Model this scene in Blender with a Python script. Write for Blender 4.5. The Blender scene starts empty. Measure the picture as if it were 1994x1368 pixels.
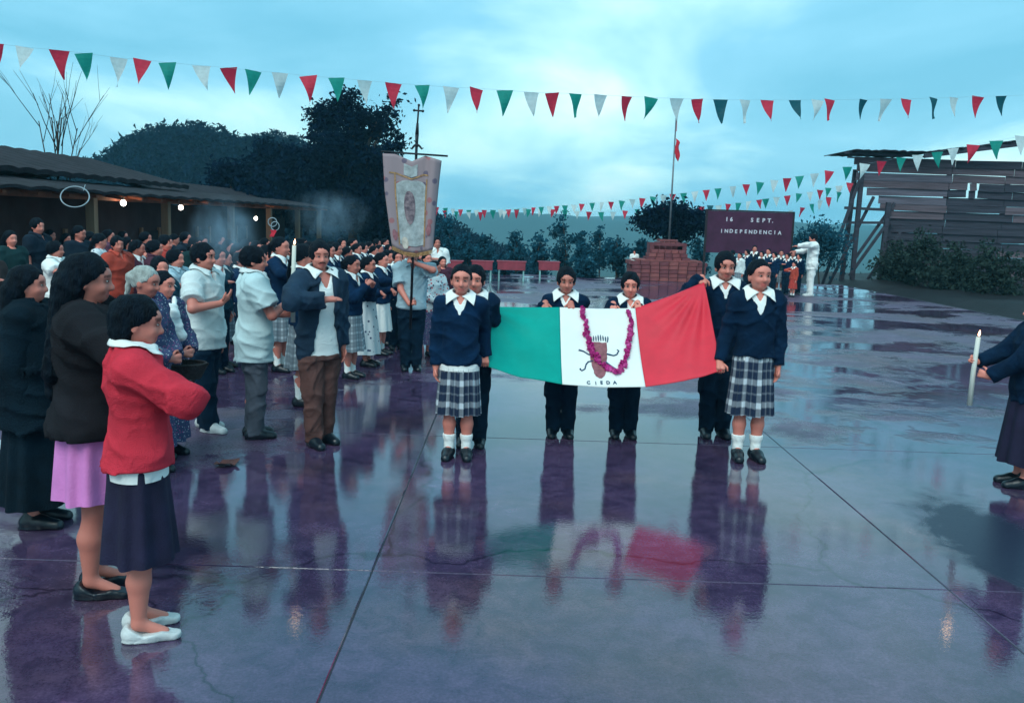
import bpy, bmesh, math, random
import numpy as np
from mathutils import Vector, Matrix

random.seed(7); RNG = np.random.default_rng(7)
sc = bpy.context.scene
col = sc.collection
R = math.radians

# ------------------------------------------------------------------ camera
CAM_H, FPX, PITCH, ROLL = 1.85, 1740.0, math.atan(254/1740.0), R(1.9)
_f = np.array([0, math.cos(PITCH), -math.sin(PITCH)]); _r = np.array([1.0, 0, 0]); _u = np.array([0, math.sin(PITCH), math.cos(PITCH)])
_R = math.cos(ROLL)*_r + math.sin(ROLL)*_u; _U = math.cos(ROLL)*_u - math.sin(ROLL)*_r
cd = bpy.data.cameras.new('camera'); cam = bpy.data.objects.new('camera', cd); col.objects.link(cam)
cd.sensor_width = 36; cd.lens = FPX/1994*36; cd.clip_start = .05; cd.clip_end = 6000
mw = Matrix.Identity(4)
for i in range(3):
    mw[i][0] = _R[i]; mw[i][1] = _U[i]; mw[i][2] = -_f[i]
mw[2][3] = CAM_H
cam.matrix_world = mw
sc.camera = cam
sc.render.resolution_x, sc.render.resolution_y = 1024, 702
def _ray(x, y): return _f + (x-997)/FPX*_R + (684-y)/FPX*_U
def gr(x, y, z=0.0):                       # where the sight line of a photo point meets the ground
    d = _ray(x, y); return np.array([0, 0, CAM_H]) + d*((z-CAM_H)/d[2])
def at(x, y, Y):                           # the point of a sight line at distance Y
    d = _ray(x, y); return np.array([0, 0, CAM_H]) + d*(Y/d[1])

# ------------------------------------------------------------------ world, sun, exposure
SUN_EL, SUN_AZ = R(48), R(200)             # high soft light from behind the camera, a little left
w = bpy.data.worlds.new('World'); sc.world = w; w.use_nodes = True
nt = w.node_tree; nt.nodes.clear()
def N(t, **k):
    n = nt.nodes.new(t)
    for a, b in k.items(): setattr(n, a, b)
    return n
L = lambda a, b: nt.links.new(a, b)
out = N('ShaderNodeOutputWorld'); bg = N('ShaderNodeBackground'); L(bg.outputs[0], out.inputs[0])
sky = N('ShaderNodeTexSky', sky_type='NISHITA'); sky.sun_disc = False
sky.sun_elevation = SUN_EL; sky.sun_rotation = SUN_AZ; sky.air_density = 1.4; sky.dust_density = 2.5; sky.ozone_density = 2.0
tc = N('ShaderNodeTexCoord')
sep = N('ShaderNodeSeparateXYZ'); L(tc.outputs['Generated'], sep.inputs[0])
# clouds on a flat layer: direction divided by height
zc = N('ShaderNodeMath', operation='ADD'); zc.inputs[1].default_value = .22; L(sep.outputs[2], zc.inputs[0])
za = N('ShaderNodeMath', operation='MAXIMUM'); za.inputs[1].default_value = .08; L(zc.outputs[0], za.inputs[0])
dv = N('ShaderNodeVectorMath', operation='DIVIDE'); L(tc.outputs['Generated'], dv.inputs[0])
cz = N('ShaderNodeCombineXYZ')
for i in range(3): L(za.outputs[0], cz.inputs[i])
L(cz.outputs[0], dv.inputs[1])
mp = N('ShaderNodeMapping'); mp.inputs['Scale'].default_value = (.8, .55, .3); mp.inputs['Location'].default_value = (2.2, -3.4, 2); L(dv.outputs[0], mp.inputs[0])
nz = N('ShaderNodeTexNoise'); nz.inputs['Scale'].default_value = 1.5; nz.inputs['Detail'].default_value = 6; nz.inputs['Roughness'].default_value = .52; nz.inputs['Distortion'].default_value = .35
L(mp.outputs[0], nz.inputs[0])
cr = N('ShaderNodeValToRGB'); L(nz.outputs[0], cr.inputs[0])
e = cr.color_ramp.elements
e[0].position = .30; e[0].color = (.13, .46, .64, 1)
e[1].position = .70; e[1].color = (.72, .96, .98, 1)
m1 = cr.color_ramp.elements.new(.46); m1.color = (.21, .57, .76, 1)
m2 = cr.color_ramp.elements.new(.58); m2.color = (.43, .80, .88, 1)
sm = N('ShaderNodeVectorMath', operation='SCALE'); sm.inputs['Scale'].default_value = .08; L(sky.outputs[0], sm.inputs[0])
mx = N('ShaderNodeMix', data_type='RGBA'); mx.inputs[0].default_value = .82
L(sm.outputs[0], mx.inputs[6]); L(cr.outputs[0], mx.inputs[7])
L(mx.outputs[2], bg.inputs[0]); bg.inputs[1].default_value = 1.10
sl = bpy.data.lights.new('sun', 'SUN'); sl.energy = 1.5; sl.angle = R(35); sl.color = (.90, 1.0, .97)
so = bpy.data.objects.new('sun', sl); col.objects.link(so)
sd = Vector((math.sin(SUN_AZ)*math.cos(SUN_EL), math.cos(SUN_AZ)*math.cos(SUN_EL), math.sin(SUN_EL)))   # towards the sun
so.rotation_euler = sd.to_track_quat('Z', 'Y').to_euler(); so.location = (0, -5, 20)
sc.view_settings.view_transform = 'Standard'; sc.view_settings.look = 'None'
sc.view_settings.exposure = 0.42; sc.view_settings.gamma = 1.0; sc.view_settings.use_curve_mapping = False
sc.render.engine = 'CYCLES'; sc.cycles.max_bounces = 5; sc.cycles.diffuse_bounces = 2; sc.cycles.glossy_bounces = 3; sc.cycles.transmission_bounces = 2; sc.cycles.volume_bounces = 0; sc.cycles.transparent_max_bounces = 6

# ------------------------------------------------------------------ materials
MATS = {}
def nodes(name):
    m = bpy.data.materials.new(name); m.use_nodes = True; t = m.node_tree
    b = t.nodes['Principled BSDF']
    def nn(ty, **k):
        n = t.nodes.new(ty)
        for a, v in k.items(): setattr(n, a, v)
        return n
    return m, t, b, nn, t.links.new
def M(name, c, rough=.75, var=.22, scale=6, bump=.12, bscale=90, spec=.3, metal=0, c2=None, sheen=0, stretch=None, trans=0, fold=0):
    if name in MATS: return MATS[name]
    m, t, b, nn, lk = nodes(name)
    co = nn('ShaderNodeTexCoord'); src = co.outputs['Object']
    if stretch:
        mpn = nn('ShaderNodeMapping'); mpn.inputs['Scale'].default_value = stretch; lk(src, mpn.inputs[0]); src = mpn.outputs[0]
    n1 = nn('ShaderNodeTexNoise'); n1.inputs['Scale'].default_value = scale; n1.inputs['Detail'].default_value = 5; n1.inputs['Roughness'].default_value = .6; lk(src, n1.inputs[0])
    rp = nn('ShaderNodeValToRGB'); lk(n1.outputs[0], rp.inputs[0])
    a = tuple(max(0, x*(1-var)) for x in c); d = c2 if c2 else tuple(min(1, x*(1+var)) for x in c)
    rp.color_ramp.elements[0].position = .32; rp.color_ramp.elements[0].color = (*a, 1)
    rp.color_ramp.elements[1].position = .68; rp.color_ramp.elements[1].color = (*d, 1)
    lk(rp.outputs[0], b.inputs['Base Color'])
    b.inputs['Roughness'].default_value = rough; b.inputs['Metallic'].default_value = metal
    b.inputs['Specular IOR Level'].default_value = spec
    if sheen: b.inputs['Sheen Weight'].default_value = sheen; b.inputs['Sheen Roughness'].default_value = .6
    if bump:
        n2 = nn('ShaderNodeTexNoise'); n2.inputs['Scale'].default_value = bscale; n2.inputs['Detail'].default_value = 4; lk(src, n2.inputs[0])
        bp = nn('ShaderNodeBump'); bp.inputs['Strength'].default_value = bump*3; bp.inputs['Distance'].default_value = .01; lk(n2.outputs[0], bp.inputs['Height']); lk(bp.outputs[0], b.inputs['Normal'])
        if fold:
            n3 = nn('ShaderNodeTexNoise'); n3.inputs['Scale'].default_value = 9; n3.inputs['Detail'].default_value = 3; n3.inputs['Distortion'].default_value = 2.2; n3.noise_type = 'RIDGED_MULTIFRACTAL'; lk(src, n3.inputs[0])
            b3 = nn('ShaderNodeBump'); b3.inputs['Strength'].default_value = fold; b3.inputs['Distance'].default_value = .022; lk(n3.outputs[0], b3.inputs['Height']); lk(bp.outputs[0], b3.inputs['Normal']); lk(b3.outputs[0], b.inputs['Normal'])
    if trans:
        b.inputs['Transmission Weight'].default_value = 0
        tr = nn('ShaderNodeBsdfTranslucent'); lk(rp.outputs[0], tr.inputs[0]); ms = nn('ShaderNodeMixShader'); ms.inputs[0].default_value = trans
        lk(b.outputs[0], ms.inputs[1]); lk(tr.outputs[0], ms.inputs[2]); lk(ms.outputs[0], t.nodes['Material Output'].inputs[0])
    MATS[name] = m; return m
def emit(name, c, s):
    if name in MATS: return MATS[name]
    m, t, b, nn, lk = nodes(name)
    n1 = nn('ShaderNodeTexNoise'); n1.inputs['Scale'].default_value = 3
    b.inputs['Base Color'].default_value = (*c, 1); b.inputs['Emission Color'].default_value = (*c, 1); b.inputs['Emission Strength'].default_value = s
    MATS[name] = m; return m
def vcol_skin():
    m, t, b, nn, lk = nodes('skin')
    a = nn('ShaderNodeVertexColor', layer_name='tone'); lk(a.outputs[0], b.inputs['Base Color'])
    oi = nn('ShaderNodeObjectInfo'); hs = nn('ShaderNodeHueSaturation')
    mr = nn('ShaderNodeMapRange'); mr.inputs[3].default_value = .8; mr.inputs[4].default_value = 1.25; lk(oi.outputs['Random'], mr.inputs[0]); lk(mr.outputs[0], hs.inputs['Value'])
    lk(a.outputs[0], hs.inputs['Color']); lk(hs.outputs[0], b.inputs['Base Color'])
    b.inputs['Roughness'].default_value = .5; b.inputs['Specular IOR Level'].default_value = .4
    b.inputs['Subsurface Weight'].default_value = .0
    n2 = nn('ShaderNodeTexNoise'); n2.inputs['Scale'].default_value = 160; bp = nn('ShaderNodeBump'); bp.inputs['Strength'].default_value = .15; bp.inputs['Distance'].default_value = .003
    lk(n2.outputs[0], bp.inputs['Height']); lk(bp.outputs[0], b.inputs['Normal'])
    return m
SKIN = vcol_skin()
def plaid(name, base, light, nu, nv):
    m, t, b, nn, lk = nodes(name)
    uv = nn('ShaderNodeUVMap', uv_map='UVMap'); sp = nn('ShaderNodeSeparateXYZ'); lk(uv.outputs[0], sp.inputs[0])
    def band(o, n, wid, soft=.06, ph=0.):
        a = nn('ShaderNodeMath', operation='MULTIPLY_ADD'); a.inputs[1].default_value = n; a.inputs[2].default_value = ph; lk(o, a.inputs[0])
        f = nn('ShaderNodeMath', operation='FRACT'); lk(a.outputs[0], f.inputs[0])
        s = nn('ShaderNodeMath', operation='SUBTRACT'); s.inputs[1].default_value = .5; lk(f.outputs[0], s.inputs[0])
        ab = nn('ShaderNodeMath', operation='ABSOLUTE'); lk(s.outputs[0], ab.inputs[0])
        mr = nn('ShaderNodeMapRange'); mr.inputs[1].default_value = wid/2+soft; mr.inputs[2].default_value = wid/2; lk(ab.outputs[0], mr.inputs[0]); return mr.outputs[0]
    u1 = band(sp.outputs[0], nu, .22); v1 = band(sp.outputs[1], nv, .20); u2 = band(sp.outputs[0], nu, .06, .03, .5); v2 = band(sp.outputs[1], nv, .06, .03, .5)
    s = nn('ShaderNodeMath', operation='ADD'); lk(u1, s.inputs[0]); lk(v1, s.inputs[1])
    h = nn('ShaderNodeMath', operation='MULTIPLY'); h.inputs[1].default_value = .5; lk(s.outputs[0], h.inputs[0])
    s2 = nn('ShaderNodeMath', operation='ADD'); lk(u2, s2.inputs[0]); lk(v2, s2.inputs[1])
    s3 = nn('ShaderNodeMath', operation='MULTIPLY_ADD'); s3.inputs[1].default_value = .22; lk(s2.outputs[0], s3.inputs[0]); lk(h.outputs[0], s3.inputs[2])
    rp = nn('ShaderNodeValToRGB'); lk(s3.outputs[0], rp.inputs[0])
    e = rp.color_ramp.elements; e[0].position = 0; e[0].color = (*base, 1); e[1].position = 1; e[1].color = (*light, 1)
    k = rp.color_ramp.elements.new(.5); k.color = tuple(.62*base[i]+.3*light[i] for i in range(3))+(1,)
    lk(rp.outputs[0], b.inputs['Base Color']); b.inputs['Roughness'].default_value = .85
    n2 = nn('ShaderNodeTexNoise'); n2.inputs['Scale'].default_value = 300; bp = nn('ShaderNodeBump'); bp.inputs['Strength'].default_value = .3; bp.inputs['Distance'].default_value = .004
    co = nn('ShaderNodeTexCoord'); lk(co.outputs['Object'], n2.inputs[0]); lk(n2.outputs[0], bp.inputs['Height']); lk(bp.outputs[0], b.inputs['Normal'])
    MATS[name] = m; return m
def floral(name, base, spots, scale=28, thr=.16):
    m, t, b, nn, lk = nodes(name)
    co = nn('ShaderNodeTexCoord'); v = nn('ShaderNodeTexVoronoi'); v.inputs['Scale'].default_value = scale; lk(co.outputs['Object'], v.inputs[0])
    rp = nn('ShaderNodeValToRGB'); lk(v.outputs['Distance'], rp.inputs[0]); rp.color_ramp.elements[0].position = thr*1.6; rp.color_ramp.elements[0].color = (1, 1, 1, 1); rp.color_ramp.elements[1].position = thr*2.2; rp.color_ramp.elements[1].color = (0, 0, 0, 1)
    r2 = nn('ShaderNodeValToRGB'); r2.color_ramp.interpolation = 'CONSTANT'; sp = nn('ShaderNodeSeparateColor'); lk(v.outputs['Color'], sp.inputs[0]); lk(sp.outputs[0], r2.inputs[0])
    e = r2.color_ramp.elements; e[0].color = (*spots[0], 1); e[1].position = .5; e[1].color = (*spots[1 % len(spots)], 1)
    x = nn('ShaderNodeMix', data_type='RGBA'); lk(rp.outputs[0], x.inputs[0]); x.inputs[6].default_value = (*base, 1); lk(r2.outputs[0], x.inputs[7])
    lk(x.outputs[2], b.inputs['Base Color']); b.inputs['Roughness'].default_value = .85
    MATS[name] = m; return m

# ------------------------------------------------------------------ mesh and object helpers
def tag(o, label=None, cat=None, group=None, kind=None):
    if label: o['label'] = label
    if cat: o['category'] = cat
    if group: o['group'] = group
    if kind: o['kind'] = kind
    return o
def empty(name, loc, rz=0, label=None, cat=None, group=None):
    o = bpy.data.objects.new(name, None); col.objects.link(o); o.location = loc; o.rotation_euler = (0, 0, rz); o.empty_display_size = .1
    return tag(o, label, cat, group)
def mk(name, verts, faces, mat, parent=None, smooth=False, mats=None, midx=None, uv=None, tone=None):
    me = bpy.data.meshes.new(name)
    if isinstance(faces, np.ndarray):
        nv, nf, k = len(verts), len(faces), faces.shape[1]
        me.vertices.add(nv); me.vertices.foreach_set('co', np.asarray(verts, np.float32).ravel())
        me.loops.add(nf*k); me.loops.foreach_set('vertex_index', faces.astype(np.int32).ravel())
        me.polygons.add(nf); me.polygons.foreach_set('loop_start', np.arange(0, nf*k, k, dtype=np.int32))
        me.update(calc_edges=True)
    else:
        me.from_pydata([tuple(map(float, v)) for v in verts], [], [tuple(int(i) for i in f) for f in faces]); me.update()
    for m in (mats or [mat]): me.materials.append(m)
    if midx is not None: me.polygons.foreach_set('material_index', np.asarray(midx, np.int32))
    if smooth: me.polygons.foreach_set('use_smooth', np.ones(len(me.polygons), bool))
    if uv is not None:
        l = me.uv_layers.new(name='UVMap'); li = np.zeros(len(me.loops), np.int32); me.loops.foreach_get('vertex_index', li)
        l.data.foreach_set('uv', np.asarray(uv, np.float32)[li].ravel())
    if tone is not None:
        a = me.color_attributes.new('tone', 'FLOAT_COLOR', 'POINT'); a.data.foreach_set('color', np.asarray(tone, np.float32).ravel())
    o = bpy.data.objects.new(name, me); col.objects.link(o)
    if parent: o.parent = parent
    return o
class MB:                                   # collects simple shapes into one mesh
    def __init__(s): s.v = []; s.f = []
    def box(s, lo, hi, rot=None, org=(0, 0, 0)):
        n = len(s.v); c = [(x, y, z) for x in (lo[0], hi[0]) for y in (lo[1], hi[1]) for z in (lo[2], hi[2])]
        if rot is not None: c = [tuple(np.array(rot) @ np.array(p) + np.array(org)) for p in c]
        s.v += c
        for f in ((0, 1, 3, 2), (4, 6, 7, 5), (0, 4, 5, 1), (2, 3, 7, 6), (0, 2, 6, 4), (1, 5, 7, 3)): s.f.append(tuple(n+i for i in f))
        return s
    def beam(s, a, b, wx, wy, up=(0, 0, 1)):       # a box from a to b
        a = np.array(a, float); b = np.array(b, float); d = b-a; l = np.linalg.norm(d); d /= l
        u = np.array(up, float)
        if abs(d@u) > .98: u = np.array([0, 1., 0])
        x = np.cross(d, u); x /= np.linalg.norm(x); y = np.cross(x, d); n = len(s.v)
        for p in (a, b):
            for i, j in ((-1, -1), (1, -1), (1, 1), (-1, 1)): s.v.append(tuple(p+x*wx*i/2+y*wy*j/2))
        for f in ((0, 3, 2, 1), (4, 5, 6, 7), (0, 1, 5, 4), (1, 2, 6, 5), (2, 3, 7, 6), (3, 0, 4, 7)): s.f.append(tuple(n+i for i in f))
        return s
    def tube(s, pts, rad, seg=8, cap=True):
        pts = [np.array(p, float) for p in pts]; n0 = len(s.v)
        rad = rad if hasattr(rad, '__len__') else [rad]*len(pts)
        prev = None
        for i, p in enumerate(pts):
            d = pts[min(i+1, len(pts)-1)] - pts[max(i-1, 0)]; d = d/(np.linalg.norm(d)+1e-9)
            if prev is None:
                u = np.array([0, 0, 1.]) if abs(d[2]) < .9 else np.array([1., 0, 0])
                x = np.cross(d, u)
            else: x = prev - d*(prev@d)
            x /= np.linalg.norm(x)+1e-9; y = np.cross(d, x); prev = x
            for k in range(seg):
                a = 2*math.pi*k/seg; s.v.append(tuple(p + (x*math.cos(a)+y*math.sin(a))*rad[i]))
        for i in range(len(pts)-1):
            for k in range(seg):
                a = n0+i*seg+k; b = n0+i*seg+(k+1) % seg; s.f.append((a, b, b+seg, a+seg))
        if cap:
            s.f.append(tuple(n0+k for k in reversed(range(seg)))); s.f.append(tuple(n0+(len(pts)-1)*seg+k for k in range(seg)))
        return s
    def ball(s, c, r, seg=8, rings=5):
        r = np.array(r if hasattr(r, '__len__') else (r, r, r), float); n0 = len(s.v); c = np.array(c, float)
        s.v.append(tuple(c+(0, 0, r[2])))
        for i in range(1, rings):
            t = math.pi*i/rings
            for k in range(seg):
                a = 2*math.pi*k/seg; s.v.append(tuple(c+r*np.array([math.sin(t)*math.cos(a), math.sin(t)*math.sin(a), math.cos(t)])))
        s.v.append(tuple(c-(0, 0, r[2]))); last = len(s.v)-1
        for k in range(seg):
            s.f.append((n0, n0+1+k, n0+1+(k+1) % seg)); b = n0+1+(rings-2)*seg; s.f.append((last, b+(k+1) % seg, b+k))
        for i in range(rings-2):
            for k in range(seg):
                a = n0+1+i*seg+k; b = n0+1+i*seg+(k+1) % seg; s.f.append((a, a+seg, b+seg, b))
        return s
    def sheet(s, P):                        # P[i][j] grid of points
        n0 = len(s.v); a, b = len(P), len(P[0])
        for row in P:
            for p in row: s.v.append(tuple(p))
        for i in range(a-1):
            for j in range(b-1): s.f.append((n0+i*b+j, n0+i*b+j+1, n0+(i+1)*b+j+1, n0+(i+1)*b+j))
        return s
    def build(s, name, mat, parent=None, smooth=False): return mk(name, s.v, s.f, mat, parent, smooth)
def bevel(o, w=.01, seg=1):
    m = o.modifiers.new('bevel', 'BEVEL'); m.width = w; m.segments = seg; m.limit_method = 'ANGLE'; return o
def text_mesh(name, s, size, mat, parent, loc, rot, depth=.004, bold=.0):
    c = bpy.data.curves.new(name, 'FONT'); c.body = s; c.size = size; c.extrude = depth; c.offset = bold; c.align_x = 'CENTER'; c.resolution_u = 3
    t = bpy.data.objects.new(name+'_tmp', c); me = bpy.data.meshes.new_from_object(t); bpy.data.objects.remove(t); bpy.data.curves.remove(c)
    me.materials.clear(); me.materials.append(mat)
    o = bpy.data.objects.new(name, me); col.objects.link(o); o.parent = parent; o.location = loc; o.rotation_euler = rot; return o
# ------------------------------------------------------------------ people: soft bodies from blended distance fields
def snet(F, lo, h):
    S = F < 0; nx, ny, nz = F.shape; ids = []; pos = []; flip = []
    for ax in range(3):
        a = [slice(None)]*3; b = [slice(None)]*3; a[ax] = slice(0, -1); b[ax] = slice(1, None)
        i = np.nonzero(S[tuple(a)] != S[tuple(b)]); i = np.stack(i, 1)
        if not len(i): continue
        j = i.copy(); j[:, ax] += 1
        f0 = F[i[:, 0], i[:, 1], i[:, 2]]; f1 = F[j[:, 0], j[:, 1], j[:, 2]]; t = f0/(f0-f1)
        p = i.astype(np.float64); p[:, ax] += t
        u, v = (ax+1) % 3, (ax+2) % 3; c = []
        for du, dvv in ((-1, -1), (0, -1), (0, 0), (-1, 0)):
            q = i.copy(); q[:, u] += du; q[:, v] += dvv; c.append((q[:, 0]*ny+q[:, 1])*nz+q[:, 2])
        ids.append(np.stack(c, 1)); pos.append(p); flip.append(~(f0 < 0))
    ids = np.concatenate(ids); pos = np.concatenate(pos); flip = np.concatenate(flip)
    uq, inv = np.unique(ids.ravel(), return_inverse=True); inv = inv.ravel(); n = len(uq); rep = np.repeat(pos, 4, axis=0)
    cnt = np.bincount(inv, minlength=n); V = np.stack([np.bincount(inv, rep[:, k], n)/cnt for k in range(3)], 1)
    Q = inv.reshape(-1, 4); Q[flip] = Q[flip][:, ::-1]
    return V*h+np.array(lo), Q
def smin(a, b, k):
    h = np.clip(.5+.5*(b-a)/k, 0, 1); return b+(a-b)*h-k*h*(1-h)
class SDF:
    def __init__(s, lo, hi, h):
        s.h = h; s.lo = np.array(lo, float)-3*h; s.n = np.ceil((np.array(hi)-s.lo)/h).astype(int)+4
        s.F = np.full(s.n, .25, np.float32); s.ax = [s.lo[i]+np.arange(s.n[i])*h for i in range(3)]
    def sub(s, lo, hi):
        i0 = np.clip(np.floor((np.array(lo)-s.lo)/s.h).astype(int), 0, s.n-1); i1 = np.clip(np.ceil((np.array(hi)-s.lo)/s.h).astype(int)+1, 1, s.n)
        i1 = np.maximum(i1, i0+1)
        sl = tuple(slice(a, b) for a, b in zip(i0, i1))
        return sl, s.ax[0][sl[0]][:, None, None], s.ax[1][sl[1]][None, :, None], s.ax[2][sl[2]][None, None, :]
    def put(s, sl, d, k): s.F[sl] = smin(s.F[sl], d.astype(np.float32), k) if k else np.minimum(s.F[sl], d)
    def cone(s, a, b, ra, rb, k=.012, cut=None):
        a = np.array(a, float); b = np.array(b, float); m = max(ra, rb)+.05
        sl, X, Y, Z = s.sub(np.minimum(a, b)-m, np.maximum(a, b)+m); ab = b-a; l2 = ab@ab+1e-9
        t = np.clip(((X-a[0])*ab[0]+(Y-a[1])*ab[1]+(Z-a[2])*ab[2])/l2, 0, 1)
        d = np.sqrt((X-a[0]-t*ab[0])**2+(Y-a[1]-t*ab[1])**2+(Z-a[2]-t*ab[2])**2)-(ra+t*(rb-ra))
        if cut:
            u = ab/math.sqrt(l2); d = np.maximum(d, ((X-b[0])*u[0]+(Y-b[1])*u[1]+(Z-b[2])*u[2])-cut)
        s.put(sl, d, k)
    def ell(s, c, r, k=.012, M3=None, piv=None, neg=False):
        c = np.array(c, float); r = np.array(r, float); cw = c
        if M3 is not None: cw = M3 @ (c-piv)+piv
        q = 1.0 if M3 is None else np.linalg.norm(M3[:, 0]); m = r.max()*q+.05; sl, X, Y, Z = s.sub(cw-m, cw+m)
        if M3 is not None:
            X, Y, Z = X-piv[0], Y-piv[1], Z-piv[2]
            X, Y, Z = [(M3[0][i]*X+M3[1][i]*Y+M3[2][i]*Z)/q**2+piv[i] for i in range(3)]
        x, y, z = X-c[0], Y-c[1], Z-c[2]
        k0 = np.sqrt((x/r[0])**2+(y/r[1])**2+(z/r[2])**2); k1 = np.sqrt((x/r[0]**2)**2+(y/r[1]**2)**2+(z/r[2]**2)**2)+1e-9
        d = k0*(k0-1)/k1*q; k = k*q
        if neg: s.F[sl] = -smin(-s.F[sl], d.astype(np.float32), k)
        else: s.put(sl, d, k)
    def loft(s, Z, A, B, C, zmin, zmax, k=.02):
        m = max(A)+.06; sl, X, Y, zz = s.sub((-m, -max(B)-.1, zmin-.05), (m, max(B)+.1, zmax+.05))
        a = np.interp(zz, Z, A); b = np.interp(zz, Z, B); c = np.interp(zz, Z, C)
        d = (((np.abs(X)/a)**2.3+(np.abs(Y-c)/b)**2.3)**(1/2.3)-1)*np.minimum(a, b)
        d = np.maximum(np.maximum(d, zmin-zz), zz-zmax); s.put(sl, d, k)
    def cut(s, fn):                          # keep only where fn <= 0
        X, Y, Z = s.ax[0][:, None, None], s.ax[1][None, :, None], s.ax[2][None, None, :]
        s.F = np.maximum(s.F, fn(X, Y, Z)).astype(np.float32)
    def wrinkle(s, amp, sc=1., seed=0):
        X, Y, Z = s.ax[0][:, None, None], s.ax[1][None, :, None], s.ax[2][None, None, :]
        q = seed*1.7; tot = 0
        for k, (al, fr) in enumerate(((.5, 34.), (-.8, 28.), (1.35, 30.), (.1, 44.))):
            al += .25*math.sin(q+k); u = X*math.cos(al)+Z*math.sin(al)+.35*Y; v = -X*math.sin(al)+Z*math.cos(al)-.3*Y
            ph = fr*sc*u+1.5*np.sin(13*v+q+k)+.9*np.sin(23*u-9*v+2*q); rid = (1-np.abs(np.sin(ph)))**2
            msk = np.clip(.5+.9*np.sin(9*X+11*v+q*2+k*1.9)*np.sin(8*Z-7*Y+k*2.3+q), 0, 1); tot = tot+rid*msk
        s.F += (amp*(1.1-2.2*tot)).astype(np.float32)
    def mesh(s): return snet(s.F, s.lo, s.h)
    def samp(s, p):
        i = np.clip(((np.array(p)-s.lo)/s.h), 0, s.n-1.001); i0 = np.clip(i.astype(int), 0, s.n-2); t = i-i0; v = 0
        for a in (0, 1):
            for b in (0, 1):
                for c in (0, 1): v += s.F[i0[0]+a, i0[1]+b, i0[2]+c]*(t[0] if a else 1-t[0])*(t[1] if b else 1-t[1])*(t[2] if c else 1-t[2])
        return float(v)
    def push(s, p, off):                     # move a point out of the surface
        p = np.array(p, float)
        for _ in range(6):
            d = s.samp(p)
            if d >= off: break
            g = np.array([s.samp(p+np.eye(3)[i]*s.h)-s.samp(p-np.eye(3)[i]*s.h) for i in range(3)]); g /= np.linalg.norm(g)+1e-9
            p = p+g*(off-d)
        return p
TZ = [.43, .47, .51, .56, .61, .66, .71, .75, .79, .82, .845]
TA = [.070, .092, .096, .088, .082, .087, .094, .098, .094, .070, .042]
TB = [.050, .064, .066, .060, .056, .059, .063, .064, .058, .050, .040]
TC = [0, -.004, -.004, 0, .004, .004, .004, .002, -.003, -.006, -.006]
def nrm(v): v = np.array(v, float); return v/(np.linalg.norm(v)+1e-9)
def ik(S, W, hint, l1=.172, l2=.152):
    S = np.array(S, float); W = np.array(W, float); d = W-S; l = np.linalg.norm(d); n = d/l
    if l > l1+l2-.004: W = S+n*(l1+l2-.004); l = l1+l2-.004
    a = (l1*l1-l2*l2+l*l)/(2*l); hh = math.sqrt(max(0, l1*l1-a*a)); hp = np.array(hint, float); hp = nrm(hp-n*(hp@n))
    return S+n*a+hp*hh, W
# a pose gives, for each arm: wrist target, elbow hint, hand direction, palm normal, finger curl
DOWN = {s: ((s*.122, .012, .47), (s*.35, -1, 0), (-s*.04, .12, -1), (-s, .1, 0), .35) for s in (1, -1)}
SALUTE = dict(DOWN); SALUTE[1] = ((.065, .125, .735), (1, .35, -.15), (-1, .05, .06), (0, -.25, -1), .05)
CANDLE = {1: ((.050, .165, .715), (.8, -.3, -1), (-.45, .75, .35), (-1, -.3, 0), 1.15), -1: ((-.055, .150, .635), (-.8, -.3, -1), (.5, .75, .2), (1, -.3, 0), 1.15)}
CLASP = {s: ((s*.045, .135, .575), (s*.9, -.5, -.5), (-s*.8, .5, -.1), (-s*.3, -.8, 0), .7) for s in (1, -1)}
HOLD = {s: ((s*.16, .17, .70), (s*.6, -.4, -1), (0, .7, -.5), (0, -.5, -.8), 1.1) for s in (1, -1)}
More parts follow.
